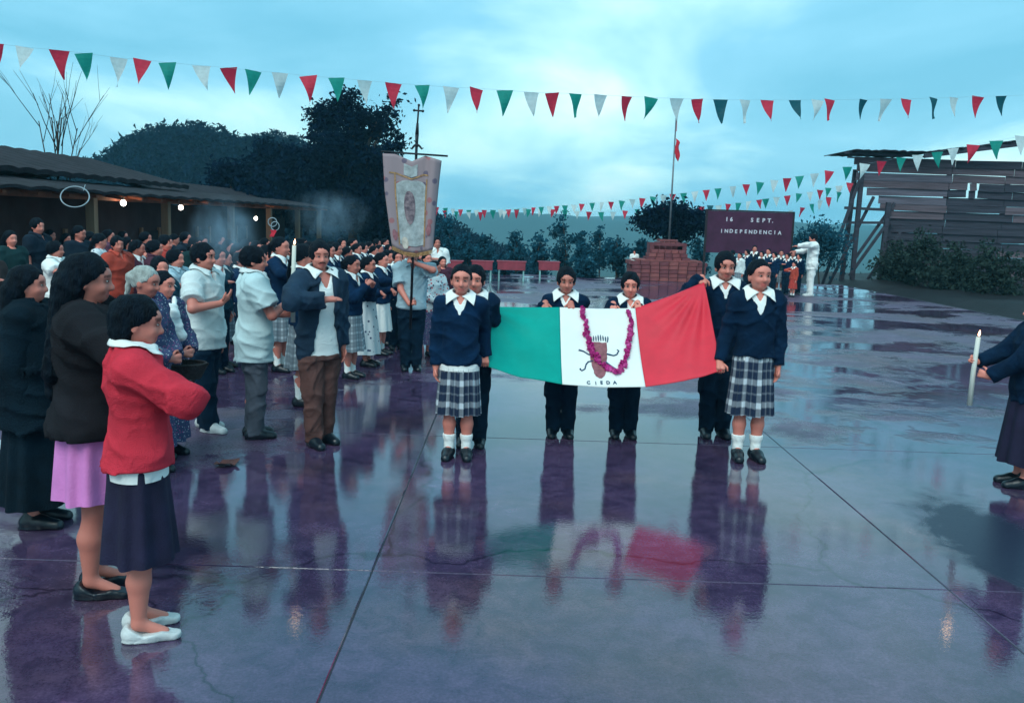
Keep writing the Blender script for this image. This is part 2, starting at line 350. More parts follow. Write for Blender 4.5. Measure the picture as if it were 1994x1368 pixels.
def person(name, label, loc, heading, H, pose=DOWN, head=(0, 0), g=1.0, h=.0085, skin=(.64, .205, .155), top=None, under=None, collar=None, bottom=None,
           socks=None, shoes=None, hair=None, group=None, fine=True, stance=(0, 0), extra=None, hs=1.12):
    H = H/(.862+.138*hs)
    root = empty(name, loc, R(heading-90), label, 'person', group)
    J = {s: np.array([s*.100*g**.5, -.004, .802]) for s in (1, -1)}; E = {}; W = {}
    for s in (1, -1): E[s], W[s] = ik(J[s], pose[s][0], pose[s][1])
    A = [a*g for a in TA]; B = [b*g for b in TB]
    piv = np.array([0, -.002, .862]); hy, hp = R(head[0]), R(head[1])
    Mr = (np.array(Matrix.Rotation(hy, 3, 'Z')) @ np.array(Matrix.Rotation(hp, 3, 'X'))); Mh = Mr*hs
    hd = lambda p: Mh @ (np.array(p, float)-piv)+piv
    allp = np.array([W[1], W[-1], E[1], E[-1], J[1]*1.1, J[-1]*1.1]); m = .10
    lo = np.minimum(allp.min(0)-m, (-.16*g, -.13, 0)); hi = np.maximum(allp.max(0)+m, (.16*g, .14, 1.02))
    leg = {s: (np.array([s*.05*g**.5, 0, .475]), np.array([s*.047, .006, .265])+np.array([0, stance[0 if s > 0 else 1]*.5, 0]), np.array([s*.045, -.012, .052])+np.array([0, stance[0 if s > 0 else 1], 0])) for s in (1, -1)}
    # ---- body
    b = SDF((lo[0], lo[1], .0), (hi[0], hi[1], .87+.138*hs), h)
    b.loft(TZ, A, B, TC, .44, .84, .01)
    for s in (1, -1):
        hpv, kn, an = leg[s]
        b.cone(hpv, kn, .044*g, .032, .02); b.cone(kn, (kn+an)/2+np.array([0, -.006, .02]), .029, .031*g**.5, .015); b.cone((kn+an)/2+np.array([0, -.006, .02]), an, .033, .019, .015)
        b.cone(an, an+np.array([s*.008, .07, -.03]), .018, .014, .015)
        b.cone(J[s]*np.array([.6, 1, 1]), J[s], .038, .034*g**.5, .02); b.cone(J[s], E[s], .033*g**.5, .025, .012); b.cone(E[s], W[s], .025, .017, .01)
        d = nrm(pose[s][2]); n = nrm(np.array(pose[s][3], float)-d*(np.array(pose[s][3])@d)); sd = np.cross(d, n)
        for q in (-1, 1): b.cone(W[s]+d*.004+sd*q*.004, W[s]+d*.05+sd*q*.012, .0125, .0115, .008)
    b.cone((0, -.008, .80), (0, -.002, .885), .031, .028, .022)
    for c, r in (((0, -.010, .938), (.0475, .062, .060)), ((0, .014, .908), (.0385, .045, .050)), ((0, .036, .877), (.017, .018, .015)), ((0, .030, .945), (.039, .033, .030))):
        b.ell(c, r, .014, Mh, piv)
    for s in (1, -1):
        b.ell((s*.0475, -.006, .915), (.006, .013, .020), .006, Mh, piv)
        b.ell((s*.0215, .042, .905), (.0145, .014, .014), .012, Mh, piv)
        b.ell((s*.0178, .066, .927), (.0105, .013, .008), .009, Mh, piv, neg=True)
    b.cone(hd((0, .054, .928)), hd((0, .068, .907)), .0055*hs, .0080*hs, .008)
    b.ell(hd((0, .063, .9035)), (.0115, .007, .006), .006)
    b.ell((0, .0515, .8885), (.0125, .0070, .0040), .004, Mh, piv); b.ell((0, .0510, .8815), (.0115, .0070, .0042), .004, Mh, piv)
    V, Q = b.mesh()
    P = (V-piv) @ Mr/hs+piv                      # head frame
    tone = np.ones((len(V), 4)); tone[:, :3] = skin
    x, y, z = np.abs(P[:, 0]), P[:, 1], P[:, 2]
    lip = (x < .0140) & (y > .050) & (z > .8775) & (z < .8920); tone[lip, :3] = np.array(skin)*((.86, .62, .68) if fine else (1, 1, 1))
    br = (x > .008) & (x < .033) & (y > .040) & (z > .9385-.0*x) & (z < .9465); tone[br, :3] = np.array(skin)*(.25 if fine else .7)
    es = (x > .008) & (x < .031) & (y > .045) & (z > .9205) & (z < .9335); tone[es, :3] = np.array(skin)*.72
    V = V*H; Q = [Q]; n0 = len(V); fb = MB()
    for s in (1, -1):                          # five fingers on each hand
        d = nrm(pose[s][2]); n = nrm(np.array(pose[s][3], float)-d*(np.array(pose[s][3])@d)); sd = np.cross(d, n); cu = pose[s][4]
        th = 1 if np.cross(d, n) @ np.array([0, 0, 1]) > 0 else -1
        th = s*1.0
        for kf, (off, ln, rr) in enumerate(((-.0165, .037, .0047), (-.0055, .044, .0051), (.0055, .047, .0052), (.0165, .043, .0051))):
            p = W[s]+d*.048+sd*off*th; pts = [p-d*.014, p]; ang = 0; q = p
            for f in (.42, .32, .26):
                ang += cu*(.75 if f == .42 else 1.0)*(.95+.05*kf); q = q+(d*math.cos(ang)+n*math.sin(ang))*ln*f; pts.append(q)
            fb.tube([v*H for v in pts], [rr*H, rr*H, rr*.95*H, rr*.85*H, rr*.6*H], 6)
        p = W[s]+d*.018+sd*.017*th; t1 = nrm(d*.7+sd*.75*th+n*.25); t2 = nrm(d*.95+sd*.15*th+n*(.3+.4*min(cu, 1)))
        fb.tube([v*H for v in (p-t1*.008, p+t1*.010, p+t1*.024, p+t1*.024+t2*.020)], [.0068*H, .0066*H, .006*H, .0042*H], 6)
    me_v = np.concatenate([V, np.array(fb.v)]); faces = [tuple(q) for q in Q[0]]+[tuple(i+n0 for i in f) for f in fb.f]
    tn = np.ones((len(me_v), 4)); tn[:, :3] = skin; tn[:n0] = tone
    bod = mk('body', me_v, faces, SKIN, root, True, tone=tn)
    if fine:
        for s in (1, -1):
            eb = MB(); c = hd((s*.0176, .0545, .927)); eb.ball(c*H, np.array([.0080, .0042, .0032])*hs*H, 10, 6); k = len(eb.f)
            eb.ball(hd((s*.0176, .0570, .9272))*H, np.array([.0045, .0030, .0034])*hs*H, 8, 5)
            mk('eye', eb.v, eb.f, None, bod, True, mats=[M('eye_white', (.30, .27, .26), .3, .05, bump=0), M('eye_dark', (.012, .008, .006), .2, .1, bump=0)], midx=[0]*k+[1]*(len(eb.f)-k))
    # ---- clothes
    def sleeve(f, s, o, kind):
        if kind == 'long':
            f.cone(J[s], E[s], .036*g**.5+o, .029+o, .018); f.cone(E[s], W[s]-(W[s]-E[s])*.02, .029+o, .022+o*.9, .014, cut=.002)
        elif kind == 'short': f.cone(J[s], J[s]+(E[s]-J[s])*.72, .038*g**.5+o, .037+o*1.3, .018, cut=.002)
    tf = None; tob = None
    def torso_field(o, hem, kind, hh, blouse=0., hemflare=0., zt=.845):
        f = SDF((lo[0]-.02, lo[1]-.02, hem-.02), (hi[0]+.02, hi[1]+.02, .90), hh)
        aa = [a+o+(blouse if .5 < z < .62 else 0)+hemflare*max(0, .62-z) for a, z in zip(A, TZ)]; bb = [q+o+(blouse if .5 < z < .62 else 0)+hemflare*max(0, .62-z)*.8 for q, z in zip(B, TZ)]
        f.loft([.30, .38]+TZ, [aa[1]+hemflare*.25, aa[1]+hemflare*.1]+[aa[1]]+aa[1:], [bb[1]+hemflare*.2]*2+[bb[1]]+bb[1:], [0, 0]+TC, hem, zt, .01)
        for s in (1, -1):
            f.cone((s*.03, -.006, .822), J[s]*np.array([.95, 1, 1.0]), .030+o, .035*g**.5+o*.8, .025)
            sleeve(f, s, o, kind)
        return f
    if under:
        f = torso_field(.006, under.get('hem', .50), 'none', h*1.1)
        f.cut(lambda X, Y, Z: np.where(Y > -.01, (Z-under.get('v', .80))*.55-np.abs(X)-.0, -1.)-.0 if under.get('v') else -1+0*X*Y*Z)
        V, Q = f.mesh(); tob = mk('shirt', V*H, Q, under['m'], root, True); tf = f
    if top:
        o = top.get('off', .012); hem = top.get('hem', .50); f = torso_field(o, hem, top.get('sleeve', 'long'), h*1.1, top.get('blouse', .006), top.get('flare', 0))
        if top.get('v'): zv, wv = top['v'], top.get('vw', .42); f.cut(lambda X, Y, Z: np.where(Y > -.005, (Z-zv)*wv-np.abs(X), -1.)+0*Z)
        if top.get('open'): f.cut(lambda X, Y, Z: np.where(Y > .012, np.interp(Z, [.4, .62, .80, .86], [top['open']*1.5, top['open']*.8, .035, .05])-np.abs(X), -1.)+0*Z)
        f.cut(lambda X, Y, Z: np.where(Z > .815, .043-np.sqrt(X**2+(Y+.004)**2)+0*Z, -1.))
        f.wrinkle(top.get('wr', .0036), 1., hash(name+str(loc[0])[:4]) % 7 if False else int(abs(loc[0]*13)) % 7); V, Q = f.mesh()
        tp_ = mk(top.get('name', 'sweater'), V*H, Q, top['m'], root, True); tf = f; tob = tob or tp_
        if top.get('buttons'):
            bm_ = MB()
            for q in range(5):
                p = f.push((.004, B[5], .52+q*.055), .002); bm_.ball(p*H, (.005*H, .003*H, .005*H), 6, 4)
            bm_.build('buttons', M('button_dark', (.03, .03, .04), .4, .1, bump=0), root)
    if collar:
        cb = MB()
        for s in (1, -1):
            tip = collar.get('tip', .052)/.052; rows = []; nu, nw = 12, 7
            for a in range(nu+1):                                    # from the nape round to the throat
                t = a/nu; ang = -math.pi/2+math.pi*t*.955; rin = .0435
                inn = np.array([s*math.cos(ang)*rin, math.sin(ang)*rin*1.05-.004, .882-.034*t**1.7])
                if t < .5: q = t/.5; outp = np.array([s*math.sin(q*1.35)*.080, -.066*math.cos(q*1.5)-.006, .862-.008*q])
                else: q = (t-.5)/.5; outp = np.array([s*.078, -.006, .852])*(1-q)+np.array([s*.070*(.6+.4*tip), .072, .852-.046*tip])*q
                row = []
                for c in range(nw+1):
                    w_ = c/nw; p = inn*(1-w_)+outp*w_+np.array([0, 0, .010*math.sin(w_*math.pi)*(1-.6*t)])
                    row.append((tf.push(p, .0055) if (tf is not None and c > 0) else p)*H)
                rows.append(row)
            cb.sheet(rows)
        o = cb.build('collar', collar['m'], tob or root, True); md = o.modifiers.new('thickness', 'SOLIDIFY'); md.thickness = .003; md.offset = 1
    if bottom and bottom['k'] == 'trousers':
        f = SDF((-.17*g, -.13, .0), (.17*g, .16, .62), h*1.1); o = bottom.get('off', .010)
        tt = min(.60, (top.get('hem', .5)+.03) if top else .6); AA = list(A); AA[0] = A[1]; BB = list(B); BB[0] = B[1]
        f.loft(TZ, [a+o*.8 for a in AA], [q+o*.8 for q in BB], TC, .43, tt, .01)
        for s in (1, -1):
            hpv, kn, an = leg[s]; f.cone(hpv, kn, .054*g+o*.5, .040+o, .014); f.cone(kn, an+np.array([0, .004, -.030]), .040+o, .033+o, .012)
        f.cut(lambda X, Y, Z: np.maximum(bottom.get('z0', .020)-Z, Z-tt)+0*X+0*Y); f.wrinkle(.0036, .9, 3)
        V, Q = f.mesh(); mk('trousers', V*H, Q, bottom['m'], root, True)
    if bottom and bottom['k'] == 'skirt':
        z1, z0, fl, pl = bottom.get('top', .60), bottom.get('z0', .24), bottom.get('flare', .035), bottom.get('pleats', 0); nc, nr = 120, 16; Vv = []; uv = []
        for i in range(nr+1):
            t = i/nr; zz = z1+(z0-z1)*t; a0 = np.interp(max(zz, .47), TZ, A)+.009; b0 = np.interp(max(zz, .47), TZ, B)+.009
            gr_ = fl*max(0, t-.15)/.85
            for j in range(nc):
                an = 2*math.pi*j/nc; am = (.0015+.010*t)*(1 if pl else .8)
                ru = am*(abs(((j*pl/nc) % 1)-.5)*4-1 if pl else math.sin(an*9+.8*math.sin(3*an+t))+.5*math.sin(an*5+1.3))
                Vv.append((math.cos(an)*(a0+gr_+ru)*H, (math.sin(an)*(b0+gr_*.85+ru)-.003)*H, (zz+.004*math.sin(an*6+1)*t)*H)); uv.append((j/nc, 1-t))
        fa = [(i*nc+j, (i+1)*nc+j, (i+1)*nc+(j+1) % nc, i*nc+(j+1) % nc) for i in range(nr) for j in range(nc)]
        uv2 = np.array(uv); o = mk('skirt', Vv, fa, bottom['m'], root, True); me = o.data
        l = me.uv_layers.new(name='UVMap'); li = np.zeros(len(me.loops), np.int32); me.loops.foreach_get('vertex_index', li); U = uv2[li]
        w_ = U.reshape(-1, 4, 2); wrap = (w_[:, :, 0].max(1)-w_[:, :, 0].min(1)) > .5; w_[wrap] = np.where(w_[wrap] == 0, w_[wrap], w_[wrap])
        for q in np.nonzero(wrap)[0]: w_[q, w_[q, :, 0] < .5, 0] += 1
        l.data.foreach_set('uv', w_.astype(np.float32).ravel())
        if bottom.get('band'):
            rb = MB(); rows = []
            for dz in (-.016, .002, .024):
                rows.append([(math.cos(2*math.pi*j/40)*(np.interp(hem, TZ, A)+.016)*H, (math.sin(2*math.pi*j/40)*(np.interp(hem, TZ, B)+.016)-.003)*H, (hem-.014+dz)*H) for j in range(41)])
            rb.sheet(rows).build('shirt_tail', bottom['band'], root, True)
    for s in (1, -1):
        an = leg[s][2]
        if socks:
            f = SDF((s*.045-.05, an[1]-.07, 0), (s*.045+.05, an[1]+.08, socks.get('z', .15)+.02), h*.8); zt = socks.get('z', .15)
            f.cone(an+np.array([0, 0, -.02]), an+np.array([0, 0, .01]), .0235, .0235, .01); f.cone(an, an+np.array([0, -.002, zt-.052]), .0235, .031, .01)
            f.cone(an+np.array([0, -.002, zt-.066]), an+np.array([0, -.002, zt-.060]), .0335, .0345, .006); f.cut(lambda X, Y, Z: Z-zt+0*X+0*Y)
            V, Q = f.mesh(); mk('sock', V*H, Q, socks['m'], root, True)
        if shoes:
            tw = R(9*s); dx, dy = math.sin(tw), math.cos(tw); p = lambda u, v, zz: np.array([an[0]+u*dy+v*dx, an[1]+v*dy-u*dx, zz])
            f = SDF((an[0]-.07, an[1]-.07, -.01), (an[0]+.07, an[1]+.15, .10), h*.8)
            f.cone(p(0, -.022, .022), p(0, .03, .026), .027, .027, .02); f.cone(p(0, .03, .024), p(-s*.004, .092, .013), .028, .024, .02); f.cone(p(0, -.012, .03), p(0, -.006, .055), .028, .024, .015)
            f.ell(p(0, .02, .0), (.030, .075, .010), .006)
            if shoes.get('open'): f.cut(lambda X, Y, Z: Z-np.interp(Y, [an[1]-.03, an[1]+.01, an[1]+.06, an[1]+.1], [.05, .022, .03, .02])+0*X)
            f.cut(lambda X, Y, Z: np.maximum(-Z, Z-.074)+0*X+0*Y); V, Q = f.mesh(); mk('shoe', V*H, Q, shoes['m'], root, True)
    if hair:
        st = hair['k']; f = SDF(hd((0, 0, .94))-np.array([.12, .15, .16 if st not in ('long', 'braid') else .42]), hd((0, 0, .94))+np.array([.12, .12, .10]), h*.95)
        inf = {'short': .0080, 'tied': .0055, 'long': .010, 'bob': .009, 'braid': .0065, 'hat': .010}.get(st, .01)
        f.ell((0, -.012, .940), (.0475+inf, .064+inf, .060+inf), 0, Mh, piv)
        X, Y, Z = f.ax[0][:, None, None]-piv[0], f.ax[1][None, :, None]-piv[1], f.ax[2][None, None, :]-piv[2]
        hx, hy2, hz = [(Mr[0][i]*X+Mr[1][i]*Y+Mr[2][i]*Z)/hs+piv[i] for i in range(3)]
        p0 = {'short': (.060, .969), 'tied': (.048, .979), 'braid': (.048, .979)}.get(st, (.050, .975))
        keep = (-.66*(hy2-p0[0])+.75*(hz-p0[1]))+(.30 if st == 'short' else .16)*np.maximum(0, np.abs(hx)-.026)+.0035*np.sin(hx*190+2*np.sin(hz*80))+(.022*np.sin(np.clip((hy2+.03)*28, -1.5, 1.5)) if st == 'short' else .009)
        f.F = np.maximum(f.F, (-keep).astype(np.float32))
        if st in ('short', 'tied', 'bob'): f.F = np.maximum(f.F, (.868-hz).astype(np.float32)+0*f.F)
        if st in ('long',):
            f.ell((0, -.035, .90), (.060, .040, .065), .02, Mh, piv); f.cone(hd((.02, -.058, .90)), (.035, -.095, .66), .034, .026, .03); f.cone(hd((-.02, -.058, .90)), (-.035, -.095, .66), .034, .026, .03); f.cone(hd((0, -.06, .90)), (0, -.10, .60), .03, .022, .03)
        if st == 'bob': f.ell((0, -.038, .895), (.054, .040, .045), .02, Mh, piv)
        if st == 'tied': f.ell((0, -.082, .935), (.024, .022, .026), .01, Mh, piv); f.cone(hd((0, -.088, .93)), hd((0, -.092, .85)), .018, .010, .012)
        if st == 'braid':
            f.cone(hd((0, -.066, .90)), (0, -.085, .82), .022, .018, .015)
            for q in range(6): f.ell((0, -.088, .81-q*.03), (.017-.001*q, .014, .019), .005)
        f.F += (.0017*np.sin(np.arctan2(hx, hy2+.4*hz-.36)*46+3*np.sin(hz*60))+.0026*np.sin(hx*95+2*np.sin(hz*70))*np.sin(hy2*80+hz*60)).astype(np.float32)
        V, Q = f.mesh(); mk('hair', V*H, Q, hair['m'], root, True)
    if extra: extra(root, H, hd, W, E, J)
    root['_w1'] = 0; del root['_w1']
    return root, {s: Matrix.Rotation(R(heading-90), 3, 'Z') @ Vector(W[s]*H) + Vector(loc) for s in (1, -1)}
def clone(root, loc, heading, scale, label, swap=None, group=None):
    r = root.copy(); col.objects.link(r); r.location = loc; r.rotation_euler = (0, 0, R(heading-90)); r.scale = (scale,)*3; r['label'] = label
    if group: r['group'] = group
    for ch in root.children:
        c = ch.copy(); col.objects.link(c); c.parent = r
        for g_ in ch.children:
            d = g_.copy(); col.objects.link(d); d.parent = c
            if swap and g_.name.split('.')[0] in swap: d.material_slots[0].link = 'OBJECT'; d.material_slots[0].material = swap[g_.name.split('.')[0]]
        k = ch.name.split('.')[0]
        if swap and k in swap: c.material_slots[0].link = 'OBJECT'; c.material_slots[0].material = swap[k]
    return r
# cloth
NAVY = M('navy_knit', (.002, .020, .058), .95, .25, 10, .25, 260, .15, fold=.35)
NAVY2 = M('dark_navy_knit', (.0015, .015, .042), .95, .25, 10, .25, 260, .15, fold=.35)
WHITE = M('white_cotton', (.80, .80, .78), .8, .06, 5, .06, 120, .2, fold=.35)
DUSKW = M('off_white_cotton', (.62, .66, .66), .85, .12, 4, .1, 90, .2, fold=.35)
PALEB = M('pale_blue_cotton', (.34, .46, .52), .85, .12, 4, .1, 90, .2, fold=.35)
DARKT = M('charcoal_trousers', (.002, .015, .034), .9, .25, 8, .15, 200, .15, fold=.35)
GREYT = M('grey_trousers', (.075, .085, .11), .9, .25, 8, .15, 200, .15, fold=.35)
BROWNT = M('brown_trousers', (.105, .050, .045), .9, .25, 8, .15, 200, .15, fold=.35)
SHOEB = M('black_leather', (.002, .007, .014), .35, .3, 12, .08, 60, .5)
SHOEW = M('white_leather', (.55, .56, .56), .5, .2, 14, .1, 60, .4)
HAIR = M('black_hair', (.0012, .0055, .012), .62, .5, 40, .5, 150, .12, stretch=(1, 1, .2))
GREYH = M('grey_hair', (.36, .38, .36), .65, .35, 25, .3, 120, .3, stretch=(1, 1, .25))
REDK = M('red_knit', (.62, .035, .060), .95, .15, 8, .25, 220, .15, fold=.35)
PLAID = plaid('navy_plaid', (.002, .014, .046), (.55, .60, .66), 9, 3.2)
GREYSK = plaid('grey_check', (.12, .15, .18), (.38, .44, .48), 14, 6)
# ------------------------------------------------------------------ the setting: terrain, plaza
def noise2(x, y, s=1.):
    return (np.sin(x*.9*s+1.7*np.sin(y*.6*s))+np.sin(y*1.1*s+1.3*np.sin(x*.7*s+2))+.5*np.sin(2.3*x*s+1.9*y*s))/2.5
RPX = [(-400, 330), (60, 318), (150, 330), (190, 318), (250, 275), (300, 257), (370, 248), (430, 262), (480, 278), (530, 268), (600, 285), (700, 310), (800, 375), (860, 432), (930, 466), (1000, 492), (1100, 540), (1500, 600), (2400, 640)]
RX = [at(a, b, 120)[0] for a, b in RPX]; RZ = [at(a, b, 120)[2]-2.2 for a, b in RPX]
def terrain(X, Y):
    base = np.interp(Y, [-100, 33, 40, 60, 110, 300, 600, 760, 1000], [-.75, -.75, -1.6, -5, -13, -30, -14, 3, 6])
    p = np.interp(X*120/np.maximum(Y, 40), RX, RZ); hill = np.exp(-((Y-120)/34.)**2); wgt = np.where(p > base, hill, 0)
    far = np.clip((Y-420)/300, 0, 1)*(9*noise2(X/110, Y/150)+5*noise2(X/41, Y/90, 1.3)+2*noise2(X/15, Y/60))
    left = np.clip((-X-15)/60, 0, 1)*np.clip((60-Y)/40, 0, 1)*1.5
    return base+(p-base)*wgt+far+left+.10*noise2(X/3, Y/3)*np.clip((Y-40)/30, 0, 1)
xs = np.concatenate([np.linspace(-420, -90, 34), np.linspace(-84, 40, 78), np.linspace(48, 420, 60)]); ys = np.concatenate([np.linspace(-60, 28, 10), np.linspace(32, 200, 70), np.linspace(215, 980, 40)])
XX, YY = np.meshgrid(xs, ys, indexing='ij'); ZZ = terrain(XX, YY)
V = np.stack([XX, YY, ZZ], -1).reshape(-1, 3); ny = len(ys)
I, J_ = np.meshgrid(np.arange(len(xs)-1), np.arange(ny-1), indexing='ij'); b0 = (I*ny+J_).ravel()
EARTH = M('damp_earth_and_grass', (.030, .042, .030), .9, .4, .6, .3, 6, .3)
tag(mk('terrain', V, np.stack([b0, b0+ny, b0+ny+1, b0+1], 1), EARTH, None, True), kind='structure')

def wet_concrete():
    m, t, b, nn, lk = nodes('wet_concrete')
    ge = nn('ShaderNodeNewGeometry'); P = ge.outputs['Position']
    def noise(scale, det=5, ro=.55, dist=0, st=(1, 1, 1), off=(0, 0, 0)):
        mpn = nn('ShaderNodeMapping'); mpn.inputs['Scale'].default_value = st; mpn.inputs['Location'].default_value = off; lk(P, mpn.inputs[0])
        n = nn('ShaderNodeTexNoise'); n.inputs['Scale'].default_value = scale; n.inputs['Detail'].default_value = det; n.inputs['Roughness'].default_value = ro; n.inputs['Distortion'].default_value = dist; lk(mpn.outputs[0], n.inputs[0]); return n.outputs[0]
    def ramp(src, els):
        r = nn('ShaderNodeValToRGB'); lk(src, r.inputs[0]); e = r.color_ramp.elements
        for i, (p, c) in enumerate(els):
            k = e[i] if i < 2 else e.new(p); k.position = p; k.color = (*c, 1) if len(c) == 3 else c
        return r.outputs[0]
    def mix(f, a, bb):
        x = nn('ShaderNodeMix', data_type='RGBA'); lk(f, x.inputs[0]) if not isinstance(f, float) else setattr(x.inputs[0], 'default_value', f); lk(a, x.inputs[6]); lk(bb, x.inputs[7]); return x.outputs[2]
    c1 = ramp(noise(1.1, 7, .62), [(.30, (.072, .048, .092)), (.70, (.185, .110, .200)), (.52, (.128, .076, .148))])
    c2 = ramp(noise(2.6, 6, .6, .6, off=(3, 1, 0)), [(.35, (.055, .042, .072)), (.68, (.215, .112, .130))])
    fm = ramp(noise(.8, 4, .5, 0, off=(9, 4, 0)), [(.48, (0, 0, 0)), (.66, (.75, .75, .75))])
    c = mix(fm, c1, c2)
    pits = ramp(noise(7, 10, .75, .6), [(.36, (.48, .50, .58)), (.60, (1, 1, 1))])
    grit = ramp(noise(70, 4, .7), [(.38, (.62, .62, .64)), (.64, (1.0, 1.0, 1.0))]); mg = nn('ShaderNodeMix', data_type='RGBA', blend_type='MULTIPLY'); mg.inputs[0].default_value = 1; lk(c, mg.inputs[6]); lk(grit, mg.inputs[7])
    mu = nn('ShaderNodeMix', data_type='RGBA', blend_type='MULTIPLY'); mu.inputs[0].default_value = 1; lk(mg.outputs[2], mu.inputs[6]); lk(pits, mu.inputs[7])
    # standing water: where the slabs dip, with broken edges; a little more in the near slabs
    pc = nn('ShaderNodeVectorMath', operation='SUBTRACT'); pc.inputs[1].default_value = (.9, 5.2, 0); lk(P, pc.inputs[0]); ps = nn('ShaderNodeVectorMath', operation='MULTIPLY'); ps.inputs[1].default_value = (.42, .30, 0); lk(pc.outputs[0], ps.inputs[0]); pn = nn('ShaderNodeVectorMath', operation='LENGTH'); lk(ps.outputs[0], pn.inputs[0])
    mr = nn('ShaderNodeMapRange'); mr.inputs[1].default_value = .55; mr.inputs[2].default_value = 1.7; mr.inputs[3].default_value = .23; mr.inputs[4].default_value = .005; lk(pn.outputs['Value'], mr.inputs[0])     # the slabs dip under the flag: the largest puddle
    big = noise(.42, 6, .58, .4, st=(.8, 1.15, 1), off=(2.2, 5.1, 0)); ad = nn('ShaderNodeMath', operation='ADD'); lk(big, ad.inputs[0]); lk(mr.outputs[0], ad.inputs[1])
    fin = noise(3.2, 5, .65, .3); ad2 = nn('ShaderNodeMath', operation='MULTIPLY_ADD'); ad2.inputs[1].default_value = .16; lk(fin, ad2.inputs[0]); lk(ad.outputs[0], ad2.inputs[2])
    wet = ramp(ad2.outputs[0], [(.535, (0, 0, 0)), (.615, (1, 1, 1))])
    ro = ramp(wet, [(0, (.42, .42, .42)), (1, (.028, .028, .028)), (.6, (.11, .11, .11))])
    drk = ramp(wet, [(0, (1, 1, 1)), (1, (.80, .80, .86))])
    m2 = nn('ShaderNodeMix', data_type='RGBA', blend_type='MULTIPLY'); m2.inputs[0].default_value = 1; lk(mu.outputs[2], m2.inputs[6]); lk(drk, m2.inputs[7]); lk(m2.outputs[2], b.inputs['Base Color'])
    # hairline cracks
    vw = nn('ShaderNodeTexNoise'); vw.inputs['Scale'].default_value = 1.3; vw.inputs['Detail'].default_value = 5; lk(P, vw.inputs[0]); vm = nn('ShaderNodeVectorMath', operation='MULTIPLY_ADD'); vm.inputs[1].default_value = (.9, .9, 0); lk(vw.outputs['Color'], vm.inputs[0]); lk(P, vm.inputs[2])
    vo = nn('ShaderNodeTexVoronoi', feature='DISTANCE_TO_EDGE'); vo.inputs['Scale'].default_value = .33; lk(vm.outputs[0], vo.inputs[0])
    ck = ramp(vo.outputs['Distance'], [(.0012, (.25, .25, .3)), (.0045, (1, 1, 1))]); m3 = nn('ShaderNodeMix', data_type='RGBA', blend_type='MULTIPLY'); m3.inputs[0].default_value = 1; lk(m2.outputs[2], m3.inputs[6]); lk(ck, m3.inputs[7]); lk(m3.outputs[2], b.inputs['Base Color'])
    # darker, duller patch with broken outline on the slabs near the right edge
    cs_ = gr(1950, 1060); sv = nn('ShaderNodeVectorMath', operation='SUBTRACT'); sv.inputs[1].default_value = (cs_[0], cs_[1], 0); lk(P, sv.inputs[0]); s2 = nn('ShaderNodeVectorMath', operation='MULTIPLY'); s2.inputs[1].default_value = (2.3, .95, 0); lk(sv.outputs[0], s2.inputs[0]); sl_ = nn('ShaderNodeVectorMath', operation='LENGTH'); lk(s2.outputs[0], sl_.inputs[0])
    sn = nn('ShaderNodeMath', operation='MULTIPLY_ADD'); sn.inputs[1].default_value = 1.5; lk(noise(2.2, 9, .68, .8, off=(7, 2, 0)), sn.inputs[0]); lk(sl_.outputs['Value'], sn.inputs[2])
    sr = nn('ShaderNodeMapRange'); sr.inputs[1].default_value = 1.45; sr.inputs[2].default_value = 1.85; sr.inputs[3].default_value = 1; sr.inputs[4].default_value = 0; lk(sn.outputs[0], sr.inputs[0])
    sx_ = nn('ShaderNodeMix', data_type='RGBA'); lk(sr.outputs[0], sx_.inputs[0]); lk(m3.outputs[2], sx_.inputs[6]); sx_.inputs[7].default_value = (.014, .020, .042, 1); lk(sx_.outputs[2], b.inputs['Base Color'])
    # grain of the concrete breaks the mirror a little
    gn = nn('ShaderNodeMath', operation='MULTIPLY_ADD'); gn.inputs[1].default_value = .07; gn.inputs[2].default_value = -.025; lk(noise(7, 8, .7, .3, off=(1, 8, 0)), gn.inputs[0]); ra = nn('ShaderNodeMath', operation='ADD'); lk(ro, ra.inputs[0]); lk(gn.outputs[0], ra.inputs[1])
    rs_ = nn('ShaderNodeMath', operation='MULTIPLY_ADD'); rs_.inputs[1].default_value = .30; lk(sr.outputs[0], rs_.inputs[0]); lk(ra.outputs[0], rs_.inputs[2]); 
    # aggregate standing out of the water film
    gt = nn('ShaderNodeMapRange'); gt.inputs[1].default_value = .535; gt.inputs[2].default_value = .64; lk(noise(52, 5, .62, .2), gt.inputs[0]); gb = nn('ShaderNodeMapRange'); gb.inputs[1].default_value = .40; gb.inputs[2].default_value = .62; gb.inputs[3].default_value = .15; lk(noise(1.6, 6, .6, .4, off=(4, 6, 0)), gb.inputs[0])
    gm = nn('ShaderNodeMath', operation='MULTIPLY'); lk(gt.outputs[0], gm.inputs[0]); lk(gb.outputs[0], gm.inputs[1]); gi = nn('ShaderNodeMath', operation='SUBTRACT'); gi.inputs[0].default_value = 1.18; lk(wet, gi.inputs[1]); gmm = nn('ShaderNodeMath', operation='MULTIPLY'); lk(gm.outputs[0], gmm.inputs[0]); lk(gi.outputs[0], gmm.inputs[1]); gm = gmm
    rg_ = nn('ShaderNodeMath', operation='MULTIPLY_ADD'); rg_.inputs[1].default_value = .45; lk(gm.outputs[0], rg_.inputs[0]); lk(rs_.outputs[0], rg_.inputs[2]); lk(rg_.outputs[0], b.inputs['Roughness'])
